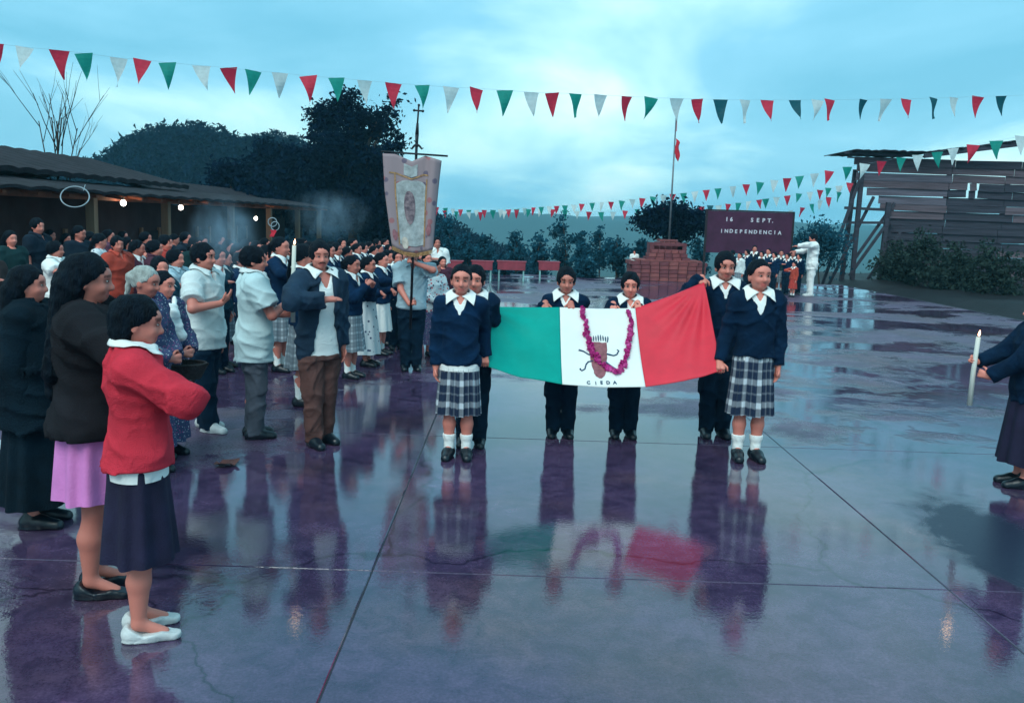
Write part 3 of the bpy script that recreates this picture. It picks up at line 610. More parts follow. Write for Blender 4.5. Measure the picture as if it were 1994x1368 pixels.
    b.inputs['IOR'].default_value = 1.62; sq = nn('ShaderNodeMapRange'); sq.inputs[3].default_value = .5; sq.inputs[4].default_value = .12; sg_ = nn('ShaderNodeMath', operation='MAXIMUM'); lk(sr.outputs[0], sg_.inputs[0]); lk(gm.outputs[0], sg_.inputs[1]); lk(sg_.outputs[0], sq.inputs[0]); lk(sq.outputs[0], b.inputs['Specular IOR Level'])
    h1 = noise(38, 4, .6); inv = nn('ShaderNodeMath', operation='SUBTRACT'); inv.inputs[0].default_value = 1.06; lk(wet, inv.inputs[1])
    hm = nn('ShaderNodeMath', operation='MULTIPLY'); lk(h1, hm.inputs[0]); lk(inv.outputs[0], hm.inputs[1])
    bp = nn('ShaderNodeBump'); bp.inputs['Strength'].default_value = .5; bp.inputs['Distance'].default_value = .014; lk(hm.outputs[0], bp.inputs['Height'])
    h2 = noise(5.5, 3, .5); bp2 = nn('ShaderNodeBump'); bp2.inputs['Strength'].default_value = .010; bp2.inputs['Distance'].default_value = .02; lk(h2, bp2.inputs['Height']); lk(bp.outputs[0], bp2.inputs['Normal']); lk(bp2.outputs[0], b.inputs['Normal'])
    return m
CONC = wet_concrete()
PX0, PY0, SX, SY, NXS, NYS = -9.85, -1.5, 3.05, 3.0, 7, 11
pl = tag(MB().box((PX0-.1, PY0-3.1, -.9), (PX0+SX*NXS+.1, PY0+SY*NYS+.1, -.0045)).build('plaza', M('dark_joint_filler', (.018, .020, .028), .6, .3, 3, .2, 30, .4)), kind='structure')
def slab_mesh():
    g_ = .0035; a, c = SX/2-g_, SY/2-g_; e_ = .004
    v = [(-a, -c, -.10), (a, -c, -.10), (a, c, -.10), (-a, c, -.10), (-a, -c, -e_), (a, -c, -e_), (a, c, -e_), (-a, c, -e_), (-a+e_, -c+e_, 0), (a-e_, -c+e_, 0), (a-e_, c-e_, 0), (-a+e_, c-e_, 0)]
    f = [(3, 2, 1, 0)]+[(i+k, (i+1) % 4+k, (i+1) % 4+k+4, i+k+4) for k in (0, 4) for i in range(4)]+[(8, 9, 10, 11)]
    return v, f
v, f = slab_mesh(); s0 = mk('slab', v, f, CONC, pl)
for i in range(NXS):
    for j in range(-1, NYS):
        o = s0 if (i == 0 and j == -1) else s0.copy()
        if o is not s0: col.objects.link(o)
        o.location = (PX0+SX*(i+.5), PY0+SY*(j+.5), 0); o.parent = pl
# earth bank under the wooden shed
XX, YY = np.meshgrid(np.linspace(11.3, 30, 26), np.linspace(16, 40, 32), indexing='ij')
edge = np.clip((XX-11.6-.9*np.maximum(0, (26-YY)/5)-.5*noise2(YY, XX))/1.2, 0, 1); ZZ = -.35+(.42+.10*noise2(XX*1.3, YY*1.2))*edge**.6
V = np.stack([XX, YY, ZZ], -1).reshape(-1, 3); n_ = 32; I, J_ = np.meshgrid(np.arange(25), np.arange(31), indexing='ij'); b0 = (I*n_+J_).ravel()
tag(mk('earth_bank', V, np.stack([b0, b0+n_, b0+n_+1, b0+1], 1), M('dark_wet_mud', (.010, .009, .011), .6, .4, 2.5, .5, 14, .2), None, True), kind='structure')

# ------------------------------------------------------------------ trees
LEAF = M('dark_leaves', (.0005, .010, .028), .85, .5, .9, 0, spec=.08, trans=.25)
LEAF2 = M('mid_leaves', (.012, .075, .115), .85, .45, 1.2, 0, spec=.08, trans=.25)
BARK = M('dark_bark', (.045, .035, .030), .9, .4, 6, .5, 30, .2)
def leaf_cloud(lobes, n, size, clump=.35, per=26, rng=RNG):
    vols = np.array([r[0]*r[1]*r[2] for _, r in lobes])**.8; pick = rng.choice(len(lobes), max(1, n//per), p=vols/vols.sum()); cs = []
    for k in pick:
        c, r = lobes[k]; d = rng.normal(size=3); d /= np.linalg.norm(d); cs.append(np.array(c)+d*np.array(r)*rng.uniform(.35, 1.0)**.5)
    cs = np.array(cs); csz = clump*rng.uniform(.5, 1.3, len(cs))
    P = (cs[:, None, :]+rng.normal(size=(len(cs), per, 3))*csz[:, None, None]*np.array([1, 1, .75])).reshape(-1, 3); m = len(P)
    a = rng.normal(size=(m, 3)); a /= np.linalg.norm(a, axis=1)[:, None]; b = rng.normal(size=(m, 3)); b -= a*(a*b).sum(1)[:, None]; b /= np.linalg.norm(b, axis=1)[:, None]
    s = size*rng.uniform(.6, 1.4, m)[:, None]
    V = np.stack([P-a*s, P+b*s*.5, P+a*s, P-b*s*.5], 1).reshape(-1, 3); return V, np.arange(m*4).reshape(-1, 4), cs
def tree(name, label, base, lobes, n, size, mat, group=None, trunk=.16, clump=.35, cat='tree'):
    base = np.array(base, float); root = empty(name, tuple(base), 0, label, cat, group); V, F, cs = leaf_cloud(lobes, n, size, clump)
    tb = MB(); topc = max(lobes, key=lambda q: q[0][2])[0]; mid = base*.45+np.array(topc)*.55+RNG.normal(size=3)*.1
    tb.tube([v-base for v in (base+np.array([0, 0, -.2]), base*.75+mid*.25, mid, np.array(topc))], [trunk, trunk*.8, trunk*.55, trunk*.12], 8)
    for c, r in lobes[:14]:
        st = base+(mid-base)*RNG.uniform(.5, 1.0); c = np.array(c); tb.tube([v-base for v in (st, (st+c)/2+RNG.normal(size=3)*.12+np.array([0, 0, .1]), c+RNG.normal(size=3)*np.array(r)*.2)], [trunk*.45, trunk*.25, trunk*.06], 6)
    tb.build('trunk', BARK, root, True); tag(mk('crown', V-base, F, mat, root), kind='stuff'); return root
def lob(Y, *pl): return [(at(x, y, Y+dy), (rx*Y/FPX, rx*Y/FPX*.9, ry*Y/FPX)) for x, y, rx, ry, dy in pl]
b_ = at(690, 470, 38); tree('tall_tree', 'tallest broadleaf tree with ragged twin-topped crown behind the religious banner', (b_[0], 38, terrain(b_[0], 38)),
     lob(38, (672, 240, 42, 45, 0), (682, 195, 20, 25, 0), (622, 228, 20, 24, .5), (612, 278, 17, 30, -.3), (705, 255, 36, 40, .6), (742, 238, 22, 25, 0), (762, 208, 9, 22, 0), (768, 280, 16, 26, .4), (655, 305, 44, 40, -.6), (725, 320, 50, 40, 0), (640, 365, 45, 40, .3), (700, 395, 70, 50, 0), (745, 420, 45, 60, -.4)), 26000, .10, LEAF, trunk=.26, clump=.22)
for (x, y, Y, rx, lab) in ((585, 300, 40, 50, 'dark leafy tree just left of the tallest tree, lower and rounder'), (530, 285, 44, 45, 'dense dark tree with a small pointed top on the skyline beside the wooded hill'), (455, 330, 36, 60, 'broad dark tree rising right behind the lit porch roof')):
    b_ = at(x, 470, Y); tree('dark_tree', lab, (b_[0], Y, terrain(b_[0], Y)), lob(Y, (x, y+rx*.6, rx*.8, rx*.7, 0), (x-rx*.5, y+rx*1.3, rx*.7, rx*.7, .5), (x+rx*.5, y+rx*1.4, rx*.75, rx*.7, -.4), (x, y+rx*2.0, rx*1.1, rx*.8, 0), (x-rx*.1, y+rx*.1, rx*.3, rx*.4, 0)), 9000, .12, LEAF, 'dark trees behind the porch', .2, .3)
YT = [(872, 425, 36, 24, 1), (906, 452, 34, 18, 0), (944, 460, 38, 20, 0), (1006, 452, 36, 17, 0), (1052, 462, 32, 13, 0), (1096, 416, 36, 22, 0), (1132, 448, 34, 17, 0), (1168, 442, 38, 18, 0), (1204, 452, 33, 17, 0), (1250, 468, 35, 20, 0), (1360, 462, 36, 18, 0), (975, 500, 31, 16, 0), (1140, 500, 31, 22, 0), (1548, 462, 36, 18, 0)]
YL = ['bushy dark shrub-like tree right beside the banner edge', 'slim young tree behind the head of the left plaid-skirt girl', 'pale hazy young tree left of the tables', 'slender hazy tree standing above the middle red table', 'thin sapling to the left of the pointed tall sapling', 'tallest pointed sapling of the row, right behind the left flag-holding boy', 'slim sapling immediately right of the tallest pointed one', 'bushy sapling midway between the pointed sapling and the monument', 'narrow sapling two places left of the brick monument', 'low dark tree at the left foot of the brick monument', 'small dark tree between the monument and the maroon sign', 'short bush growing between two red tables', 'low dense bush behind the heads of the two middle boys', 'small tree peeking out at the right edge of the maroon sign']
for (x, y, Y, rx, k), lab in zip(YT, YL):
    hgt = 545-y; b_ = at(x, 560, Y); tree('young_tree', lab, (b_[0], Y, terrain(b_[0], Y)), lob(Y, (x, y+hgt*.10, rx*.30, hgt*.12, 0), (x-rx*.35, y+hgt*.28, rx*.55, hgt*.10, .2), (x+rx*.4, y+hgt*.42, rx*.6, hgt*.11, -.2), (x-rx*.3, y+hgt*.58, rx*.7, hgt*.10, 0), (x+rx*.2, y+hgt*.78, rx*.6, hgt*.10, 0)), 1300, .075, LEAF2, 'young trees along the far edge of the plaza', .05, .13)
b_ = at(1308, 520, 33); tree('round_tree', 'broad round-crowned tree behind the brick monument and flagpole', (b_[0], 33, terrain(b_[0], 33)), lob(33, (1310, 412, 38, 18, 0), (1275, 430, 32, 18, .3), (1345, 430, 30, 20, -.3), (1310, 440, 45, 20, 0), (1262, 418, 14, 10, 0), (1318, 465, 22, 20, 0)), 6000, .085, LEAF, None, .10, .2)
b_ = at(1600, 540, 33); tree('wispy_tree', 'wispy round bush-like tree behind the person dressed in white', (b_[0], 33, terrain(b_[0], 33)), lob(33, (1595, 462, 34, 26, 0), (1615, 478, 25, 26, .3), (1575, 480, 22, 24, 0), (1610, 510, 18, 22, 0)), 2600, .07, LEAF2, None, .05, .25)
SHRUB = M('dull_brown_green_leaves', (.022, .040, .034), .8, .5, 2, 0, spec=.1, trans=.2)
for x, Y, hgt, rx, lab in ((1745, 33.2, 95, 34, 'dark overgrown shrub at the left foot of the plank shed'), (1800, 31.5, 120, 42, 'tallest dull green shrub in front of the plank shed'), (1862, 30.0, 100, 40, 'dull shrub in front of the shed just beyond the candle'), (1935, 28.5, 110, 46, 'dull shrub before the shed at the right picture edge')):
    b_ = at(x, 560, Y); yb = 566+(x-1745)*.1; tree('dark_shrub', lab, (b_[0], Y, .0), lob(Y, (x, yb-hgt*.85, rx*.5, hgt*.18, 0), (x-rx*.4, yb-hgt*.55, rx*.8, hgt*.25, .2), (x+rx*.4, yb-hgt*.5, rx*.8, hgt*.25, -.2), (x, yb-hgt*.2, rx*1.1, hgt*.25, 0)), 2600, .075, SHRUB, 'shrubs in front of the shed', .04, .16, 'shrub')
# bare tree above the left roof
root = empty('bare_tree', tuple(at(120, 470, 24)*np.array([1, 1, 0])+np.array([0, 0, -.75])), 0, 'leafless tree with thin upright branches above the left roof', 'tree'); tb = MB(); bp_ = np.array(root.location); rr = random.Random(3)
def twig(p, d, l, r_, dep):
    q = p+d*l*.5+np.array([rr.uniform(-1, 1), rr.uniform(-1, 1), rr.uniform(0, .6)])*l*.05; e_ = q+(d+np.array([rr.uniform(-.15, .15), 0, rr.uniform(0, .12)]))*l*.5
    tb.tube([p-bp_, q-bp_, e_-bp_], [r_, r_*.8, r_*.55], 5)
    if dep:
        for _ in range(rr.choice((2, 3))): twig(p+(e_-p)*rr.uniform(.45, 1), nrm(d+np.array([rr.uniform(-.55, .55), rr.uniform(-.4, .4), rr.uniform(-.05, .3)])), l*rr.uniform(.45, .65), r_*.5, dep-1)
tb.tube([(0, 0, 0), (0, 0, 2.4)], [.14, .10], 7)
for x, y, r_ in ((75, 235, .022), (95, 232, .025), (112, 228, .03), (125, 232, .028), (148, 252, .022), (165, 285, .018)):
    e_ = at(x, y, 24); s_ = bp_+np.array([0, 0, 2.35]); d = e_-s_; twig(s_, nrm(d), np.linalg.norm(d)*.95, r_, 2)
tb.build('branches', BARK, root, True)
# the wood on the hill: one mass of crowns
def hill_wood():
    rng = np.random.default_rng(5); n = 5200; X = rng.uniform(-82, 8, n); Y = rng.uniform(72, 150, n); Z = terrain(X, Y); p = np.interp(X*120/Y, RX, RZ)
    ok = (p > -6); X, Y, Z = X[ok], Y[ok], Z[ok]; n = len(X); per = 42
    d = rng.normal(size=(n, per, 3)); d /= np.linalg.norm(d, axis=2)[:, :, None]; rad = np.stack([rng.uniform(.8, 1.6, n), rng.uniform(.8, 1.6, n), rng.uniform(.9, 2.0, n)], 1)
    P = np.stack([X, Y, Z+rad[:, 2]*.8], 1)[:, None, :]+d*rad[:, None, :]*rng.uniform(.7, 1.05, (n, per, 1)); P = P.reshape(-1, 3); m = len(P)
    a = rng.normal(size=(m, 3)); a /= np.linalg.norm(a, axis=1)[:, None]; b = rng.normal(size=(m, 3)); b -= a*(a*b).sum(1)[:, None]; b /= np.linalg.norm(b, axis=1)[:, None]; s = .42*rng.uniform(.6, 1.4, m)[:, None]
    V = np.stack([P-a*s, P+b*s*.7, P+a*s], 1).reshape(-1, 3)
    tag(mk('hill_wood', V, np.arange(m*3).reshape(-1, 3), LEAF), 'dense dark wood covering the rounded hill on the left skyline', 'wood', None, 'stuff')
hill_wood()
# ------------------------------------------------------------------ the porch house on the left
ADOBE = M('brown_adobe', (.040, .028, .032), .9, .3, 1.2, .3, 12, .2); TILE = M('weathered_roof_tile', (.020, .016, .021), .9, .4, 2, .3, 20, .2)
WOODR = M('reddish_beam_wood', (.22, .070, .040), .8, .3, 3, .2, 25, .25, stretch=(1, 1, .15)); WOODP = M('pale_post_wood', (.24, .15, .10), .85, .3, 4, .2, 30, .2, stretch=(1, 1, .12))
DARKI = M('dark_doorway', (.010, .012, .016), .9, .3, 3, 0)
hs_ = empty('porch_house', (-9.4, 15, -.75), 0, 'long low adobe house with tiled roof and open lamp-lit porch at left', 'house'); O = np.array([-9.4, 15, -.75])
def hp_(name, mat, boxes=(), beams=(), parent=hs_):
    m = MB()
    for lo, hi in boxes: m.box(np.array(lo)-O, np.array(hi)-O)
    for a, b, wx, wy in beams: m.beam(np.array(a)-O, np.array(b)-O, wx, wy)
    return m.build(name, mat, parent)
hp_('wall', ADOBE, [((-14, 7, -.75), (-9.4, 24.6, 2.32))]); hp_('wall', ADOBE, [((-13, 24.604, -.75), (-9.5, 37, 1.98))])
def roof_sheet(name, x0, z0, x1, z1, y0, y1, th=.10):
    m = MB(); n = 28; rows = []
    for i in range(n*4+1):
        y = y0+(y1-y0)*i/(n*4); c = .035*abs(math.sin(math.pi*i/4*1.0)); rows.append([(x0-O[0], y-O[1], z0+c-O[2]), ((x0+x1)/2-O[0], y-O[1], (z0+z1)/2+c-O[2]), (x1-O[0], y-O[1], z1+c-O[2])])
    m.sheet(rows); o = m.build(name, TILE, hs_); md = o.modifiers.new('thickness', 'SOLIDIFY'); md.thickness = th; md.offset = -1; return o
r1 = roof_sheet('roof', -9.0, 2.40, -11.6, 3.02, 6.6, 24.8); roof_sheet('roof', -14.4, 2.30, -11.6, 3.02, 6.6, 24.8); roof_sheet('roof', -9.15, 2.05, -11.2, 2.62, 24.9, 37.3); roof_sheet('porch_roof', -7.55, 2.07, -9.38, 2.30, 13.2, 36.8, .05)
for y in (13.4, 17.0, 20.6, 25.3, 29.2, 33.0, 36.6): hp_('post', WOODP, beams=[((-8.0, y, -.75), (-8.0, y, 2.02), .16, .16)])
hp_('eave_beam', WOODR, beams=[((-8.0, 13.2, 2.03), (-8.0, 36.7, 2.03), .12, .10)])
for k in range(24): hp_('rafter', WOODR, beams=[((-7.65, 13.5+k, 2.035+.0), (-9.36, 13.5+k, 2.245), .09, .05)])
for y in (12.5, 15.2, 19.2, 23.0, 27.2, 31.0):
    d = hp_('door', DARKI, [((-9.38 if y < 24 else -9.48, y-.5, -.7), (-9.34 if y < 24 else -9.44, y+.5, 1.3))]); hp_('door_frame', WOODP, [((-9.37 if y < 24 else -9.47, y-.6, -.7), (-9.31 if y < 24 else -9.41, y-.5, 1.38)), ((-9.37 if y < 24 else -9.47, y+.5, -.7), (-9.31 if y < 24 else -9.41, y+.6, 1.38))], parent=d)
hp_('porch_floor', M('porch_cement', (.10, .09, .09), .8, .3, 2, .2, 20), [((-9.35, 13, -.76), (-7.6, 36.8, -.55))])
BULB = emit('lit_bulb', (1.0, .95, .85), 7.0)
for i, (x, y, Y, lab) in enumerate(((240, 395, 18, 'glowing bare bulb hanging under the porch, leftmost of the three'), (352, 404, 22, 'glowing bare bulb under the porch, middle of the three'), (498, 425, 28, 'glowing bare bulb under the porch nearest the candle, rightmost of the three'))):
    p = at(x, y, Y); b = empty('light_bulb', tuple(p), 0, lab, 'light bulb', 'bulbs hanging under the porch')
    MB().ball((0, 0, 0), (.055, .055, .065), 12, 8).build('glass_bulb', BULB, b, True); MB().tube([(0, 0, .05), (0, 0, .11)], .028, 8).build('socket', DARKI, b)
    MB().tube([(0, 0, .11), (0, 0, 2.03-p[2]-.02 if p[2] < 1.9 else .13)], .006, 5).build('cord', DARKI, b)
    ld = bpy.data.lights.new('bulb_light', 'POINT'); ld.energy = 7; ld.color = (1, .72, .45); ld.shadow_soft_size = .06; lo_ = bpy.data.objects.new('bulb_light', ld); col.objects.link(lo_); lo_.parent = b; lo_.location = (.09, -.02, -.0)
def ring(mb, c, r, t, nrmv, seg=28):
    nrmv = nrm(nrmv); u = nrm(np.cross(nrmv, (0.1, .2, 1))); v = np.cross(nrmv, u); pts = [np.array(c)+(u*math.cos(a)+v*math.sin(a))*r for a in np.linspace(0, 2*math.pi, seg+1)]; mb.tube(pts, t, 6, False); return mb
RINGM = M('white_painted_ring', (.30, .36, .40), .5, .15, 8, .05)
p = at(146, 383, 14.5); hr = empty('hanging_ring', tuple(p), 0, 'large white ring tilted on its cord below the left roof', 'ring'); ring(MB(), (0, 0, 0),   .21, .010, (.25, -.75, .62)).build('hoop', RINGM, hr, True)
MB().tube([(.14, 0, .10), (.10, .15, 2.2-p[2])], .005, 5).build('cord', RINGM, hr)
p = at(533, 436, 15.5); rp_ = empty('ring_ornament', (p[0], p[1], 0), 0, 'pole topped by two small white rings with a red ribbon above the candle', 'ornament')
m = MB(); ring(m, (-.02, 0, p[2]+.03), .075, .008, (0, 1, .1)); ring(m, (.025, 0, p[2]-.035), .075, .008, (.2, 1, 0)); m.build('rings', RINGM, rp_, True)
MB().tube([(0, .02, 0), (0, .02, p[2]+.02)], .012, 6).build('pole', DARKI, rp_); MB().sheet([[(-.06+.02*math.sin(i), -.02-.01*math.cos(i*2), p[2]-.10-.03*i) for i in range(5)], [(.03+.02*math.sin(i+1), -.02+.01*math.cos(i), p[2]-.10-.03*i) for i in range(5)]]).build('ribbon', REDK, rp_, True)

# ------------------------------------------------------------------ wooden shed on posts at right
def plankmat(n, c): return M(n, c, .8, .35, 3, .35, 30, .25, stretch=(.25, 1, 6))
PL = [plankmat('weathered_plank_grey', (.13, .115, .15)), plankmat('weathered_plank_brown', (.12, .09, .11)), plankmat('weathered_plank_dark', (.042, .042, .060))]
sh = empty('wooden_shed', (14.6, 34, 0), 0, 'tall leaning plank shed on crossed posts at the right edge', 'shed'); SO = np.array([14.6, 34, 0]); rs = random.Random(11)
def sb(name, a, b, wx, wy, mat, up=(0, 0, 1)): return MB().beam(np.array(a, float)-SO, np.array(b, float)-SO, wx, wy, up).build(name, mat, sh)
zt = np.linspace(4.50, .10, 17)
for i, z in enumerate(zt):                      # boards of the gable, their left ends stepping in towards the ground, the wall leaning out at the top
    xl = np.interp(z, [0, 1.2, 2.2, 3.0, 3.8, 4.3, 4.8], [14.75, 14.5, 14.2, 13.75, 13.0, 12.7, 12.45])+rs.uniform(-.20, .14); yl = 34.9-.16*z
    cuts = [xl, 16.35+rs.uniform(-.1, .1), 18.6+rs.uniform(-.3, .3), 21.6]
    for k in range(3):
        if 3.2 < z < 3.85 and k == 1: segs = ((cuts[1]+.012, 16.95), (17.06, 17.30), (17.40, cuts[2]-.012))      # two slit windows
        else: segs = ((cuts[k]+.012, cuts[k+1]-.012),)
        for x0, x1 in segs: sb('plank', (x0, yl+.014*(i % 3), z+rs.uniform(-.03, .03)), (x1, yl+.014*(i % 3), z+rs.uniform(-.03, .03)), .035, .285, PL[rs.choice((0, 0, 1)) if z > 2.6 and k == 0 else rs.choice((2, 2, 1))])
for (a, b) in (((12.95, 34.4, -.3), (12.90, 34.2, 4.35)), ((12.72, 34.9, -.3), (12.8, 34.6, 4.2)), ((13.95, 34.3, -.3), (14.0, 34.2, 3.0)), ((14.25, 34.7, -.3), (14.3, 34.6, 3.2)), ((16.35, 35.1, -.3), (16.35, 34.5, 4.6)), ((18.6, 35.1, -.3), (18.6, 34.5, 4.6)), ((21, 35.1, -.3), (21, 34.5, 4.6))): sb('post', a, b, .15, .15, PL[2])
for (a, b) in (((11.75, 34.2, -.2), (12.9, 34.15, 4.1)), ((12.1, 34.5, -.2), (13.5, 34.4, 3.2)), ((13.0, 34.5, .8), (14.3, 34.4, 3.0)), ((12.8, 34.3, .2), (14.0, 34.2, 2.2)), ((13.3, 34.2, -.2), (14.5, 34.1, 1.9)), ((12.4, 34.3, 2.75), (14.2, 34.3, 2.72)), ((12.6, 34.35, 2.2), (14.3, 34.35, 2.25))): sb('brace', a, b, .10, .10, PL[2])
for k in range(10):
    x0 = 12.2+k*1.0; zr = np.interp(x0, [12, 15, 22], [4.80, 4.80, 5.9]); zr2 = np.interp(x0+1.02, [12, 15, 22], [4.80, 4.80, 5.9])
    m = MB().sheet([[(x0+u*1.02-SO[0], y-SO[1], zr+(zr2-zr)*u+.02*(k % 2)+.03*abs(math.sin(u*9))) for y in (33.4+.15*rs.random(), 36.5)] for u in np.linspace(0, 1, 8)]); o = m.build('roof_sheet', PL[2], sh); o.modifiers.new('t', 'SOLIDIFY').thickness = .03
sb('eave_board', (12.05, 33.8, 4.74), (15.0, 33.9, 4.70), .10, .07, PL[2]); sb('eave_board', (12.35, 34.3, 4.62), (14.8, 34.3, 4.60), .10, .05, PL[0]); sb('eave_board', (14.9, 33.6, 4.70), (21.8, 33.6, 5.78), .08, .16, PL[2])

# ------------------------------------------------------------------ brick monument, sign, flagpole, tables
BR = [M('red_brick', (.20, .060, .065), .85, .3, 5, .3, 40), M('red_brick_dark', (.15, .045, .055), .85, .3, 5, .3, 40), M('red_brick_light', (.24, .075, .075), .85, .3, 5, .3, 40)]
mc = gr(1300, 548); mo = empty('brick_monument', (mc[0], mc[1]+.6, 0), 0, 'stepped red brick monument with a tapering top at the far edge', 'monument'); MB().box((-1.16, -.58, 0), (1.16, .58, .62)).build('core', BR[1], mo); MB().box((-.62, -.35, .62), (.62, .35, 1.28)).build('core', BR[1], mo)
bm0 = {}
def brick(x, y, z, lx, ly, lz, k):
    key = (round(lx, 2), round(ly, 2), round(lz, 2), k)
    if key not in bm0:
        o = MB().box((-lx/2, -ly/2, -lz/2), (lx/2, ly/2, lz/2)).build('brick', BR[k], mo); bm0[key] = o
    else: o = bm0[key].copy(); col.objects.link(o); o.parent = mo
    o.location = (x, y, z)
rb_ = random.Random(4)
for c in range(5):                                  # base courses
    z = .07+c*.132; w2 = 1.24-(.0 if c < 4 else -.05)
    n = 8; lw = 2*w2/n
    for i in range(n): brick(-w2+lw*(i+.5+(.0 if c % 2 else .5)*0), -.64+.015*rb_.random(), z, lw-.018, .14, .118, rb_.randrange(3))
    for j in range(4):
        for s in (-1, 1): brick(s*(w2-.05), -.40+j*.28, z, .14, .262, .118, rb_.randrange(3))
for c in range(5):                                  # tapering top
    z = .74+c*.128; w2 = .74-.085*c; n = 5; lw = 2*w2/n
    for i in range(n): brick(-w2+lw*(i+.5), -.42+.05*c, z, lw-.018, .16, .115, rb_.randrange(3))
    for s in (-1, 1): brick(s*(w2-.06), .0, z, .13, .6-.06*c, .115, rb_.randrange(3))
brick(0, 0, 1.36, .62, .62, .07, 0); brick(0, -.02, .69, 2.2, 1.1, .05, 2)
sc_, sc2 = at(1379, 406, 28), at(1538, 490, 28); sx, sw = (sc_[0]+sc2[0])/2, sc2[0]-sc_[0]
sg = empty('maroon_sign', (sx, 28, 0), 0, 'maroon backdrop board with white lettering reading 16 SEPT INDEPENDENCIA', 'sign'); MAR = M('maroon_cloth_board', (.060, .018, .045), .9, .25, 2, .15, 20)
zb, ztp = 1.08, 2.36; brd = MB().box((-sw/2, -.03, zb), (sw/2, .03, ztp)).build('board', MAR, sg); fr = M('dark_frame_wood', (.02, .015, .02), .8)
for a, b in (((-sw/2-.03, 0, 0), (-sw/2-.03, 0, ztp+.05)), ((sw/2+.03, 0, 0), (sw/2+.03, 0, ztp+.05))): MB().beam(a, b, .06, .08).build('post', fr, sg)
MB().beam((-sw/2, 0, ztp+.025), (sw/2, 0, ztp+.025), .07, .045).build('top_rail', fr, sg)
LW = M('white_letter_paint', (.62, .60, .66), .7, .1, 10, 0)
for i, ch in enumerate('INDEPENDENCIA'): text_mesh('letter', ch, .155, LW, brd, (-.86+i*.150, -.036, 1.70+.004*((i*7) % 3)), (R(90), 0, R(0)), .003, .004)
for x, ch in ((-.72, '1'), (-.58, '6'), (.06, 'S'), (.24, 'E'), (.42, 'P'), (.59, 'T'), (.70, '.')): text_mesh('letter', ch, .17, LW, brd, (x, -.036, 2.06), (R(90), 0, 0), .003, .005)
fp, fp2 = at(1315.5, 226, 32), at(1309, 385, 32); fpx = (fp[0]+fp2[0])/2
fg = empty('flagpole', (fpx, 32, terrain(fpx, 32)), 0, 'tall thin flagpole with a furled flag above the brick monument', 'flagpole'); zt0 = fp[2]-terrain(fpx, 32)
MB().tube([(0, 0, 0), (0, 0, zt0)], [.045, .022], 8).build('pole', M('grey_metal_pole', (.12, .13, .15), .4, .2, 5, 0, metal=.6), fg, True); MB().ball((0, 0, zt0+.03), .05, 8, 6).build('finial', M('dull_brass', (.3, .2, .06), .4, .2, 5, 0, metal=.8), fg, True)
m = MB(); zf = zt0
m.sheet([[(.03+.05*j+.03*math.sin(i*1.3+j), .03*math.sin(i+j*2), zf-.75-i*.11-.05*j) for i in range(7)] for j in range(4)]); o = m.build('furled_flag', REDK, fg, True); o.modifiers.new('t', 'SOLIDIFY').thickness = .01
m = MB(); m.sheet([[(.02+.03*j, .02*math.sin(i+j), zf-.12-i*.10) for i in range(5)] for j in range(2)]); o = m.build('ribbon', M('pale_pink_cloth', (.5, .25, .3), .9), fg, True)
TABR = M('red_painted_panel', (.26, .040, .060), .7, .25, 4, .15, 30); LEGC = M('pale_green_metal', (.22, .42, .42), .5, .2, 6, .05)
TL = ['red-fronted table half hidden by the banner bearer, first from the left', 'red-fronted table just right of the left girl, second from the left', 'red-fronted table standing fully in view right of the girl', 'red-fronted table just left of the left middle boy']
for (x, wpx), lab in zip(((874, 50), (938, 40), (995, 54), (1068, 40)), TL):
    p = gr(x, 547); t = empty('table', (p[0], p[1], 0), 0, lab, 'table', 'red tables along the far edge of the plaza'); wd = wpx*p[1]/FPX/2
    MB().box((-wd, -.02, .34), (wd, .02, .58)).build('front_panel', TABR, t); MB().box((-wd-.03, -.03, .582), (wd+.03, .45, .612)).build('tabletop', TABR, t)
    for a in (-1, 1):
        for y in (.03, .42): MB().beam((a*(wd-.05), y, 0), (a*(wd-.05), y, .58), .045, .045).build('leg', LEGC, t)
p = gr(28, 905); t = empty('white_bench', (p[0], p[1], 0), R(-20), 'low white slatted bench at the left edge behind the dark-shawled woman', 'bench'); WP = M('white_bench_paint', (.55, .62, .66), .6, .2, 5, .1)
for k in range(3): MB().box((-.5, -.16+k*.13, .42), (.5, -.05+k*.13, .45)).build('seat_slat', WP, t)
for k in (.16, .30): MB().box((-.45, -.16, k), (.45, -.13, k+.06)).build('rail', WP, t)
for a in (-1, 1):
    for y in (-.12, .18): MB().beam((a*.42, y, 0), (a*.42, y, .42), .05, .05).build('leg', WP, t)

# ------------------------------------------------------------------ pennant strings
def pcol(n, c): return M(n, c, .6, .12, 12, .05, 60, .3, trans=.45)
PC = {'r': pcol('pennant_red', (.70, .035, .075)), 'g': pcol('pennant_green', (.01, .30, .24)), 'w': pcol('pennant_white', (.68, .76, .76)), 'd': pcol('pennant_dark_green', (.008, .10, .13))}
def pennant_mesh(k, c, w_=.25, h_=.40):
    m = MB(); n = 6; rows = []
    for i in range(n+1):
        t = i/n; hw = w_/2*(1-t)+.003; tw = (k-2)*.42*t*t+.15*math.sin(k*2.1); sw_ = .05*math.sin(k*1.9)*t*t; rows.append([(hw*u*math.cos(tw)+sw_, hw*u*math.sin(tw)+.030*math.sin(t*4+k*1.7+u*.8)*(.3+t), -h_*t*(1-.05*abs(math.sin(k*1.3)))) for u in (-1, -.5, 0, .5, 1)])
    m.sheet(rows); me = m.build('pennant', PC[c]); d = me.data; bpy.data.objects.remove(me); return d
PM = {(k, c): pennant_mesh(k, c) for k in range(5) for c in 'rgwd'}
STR = M('thin_cord', (.30, .42, .46), .8, .1, 5, 0); rq = random.Random(21)
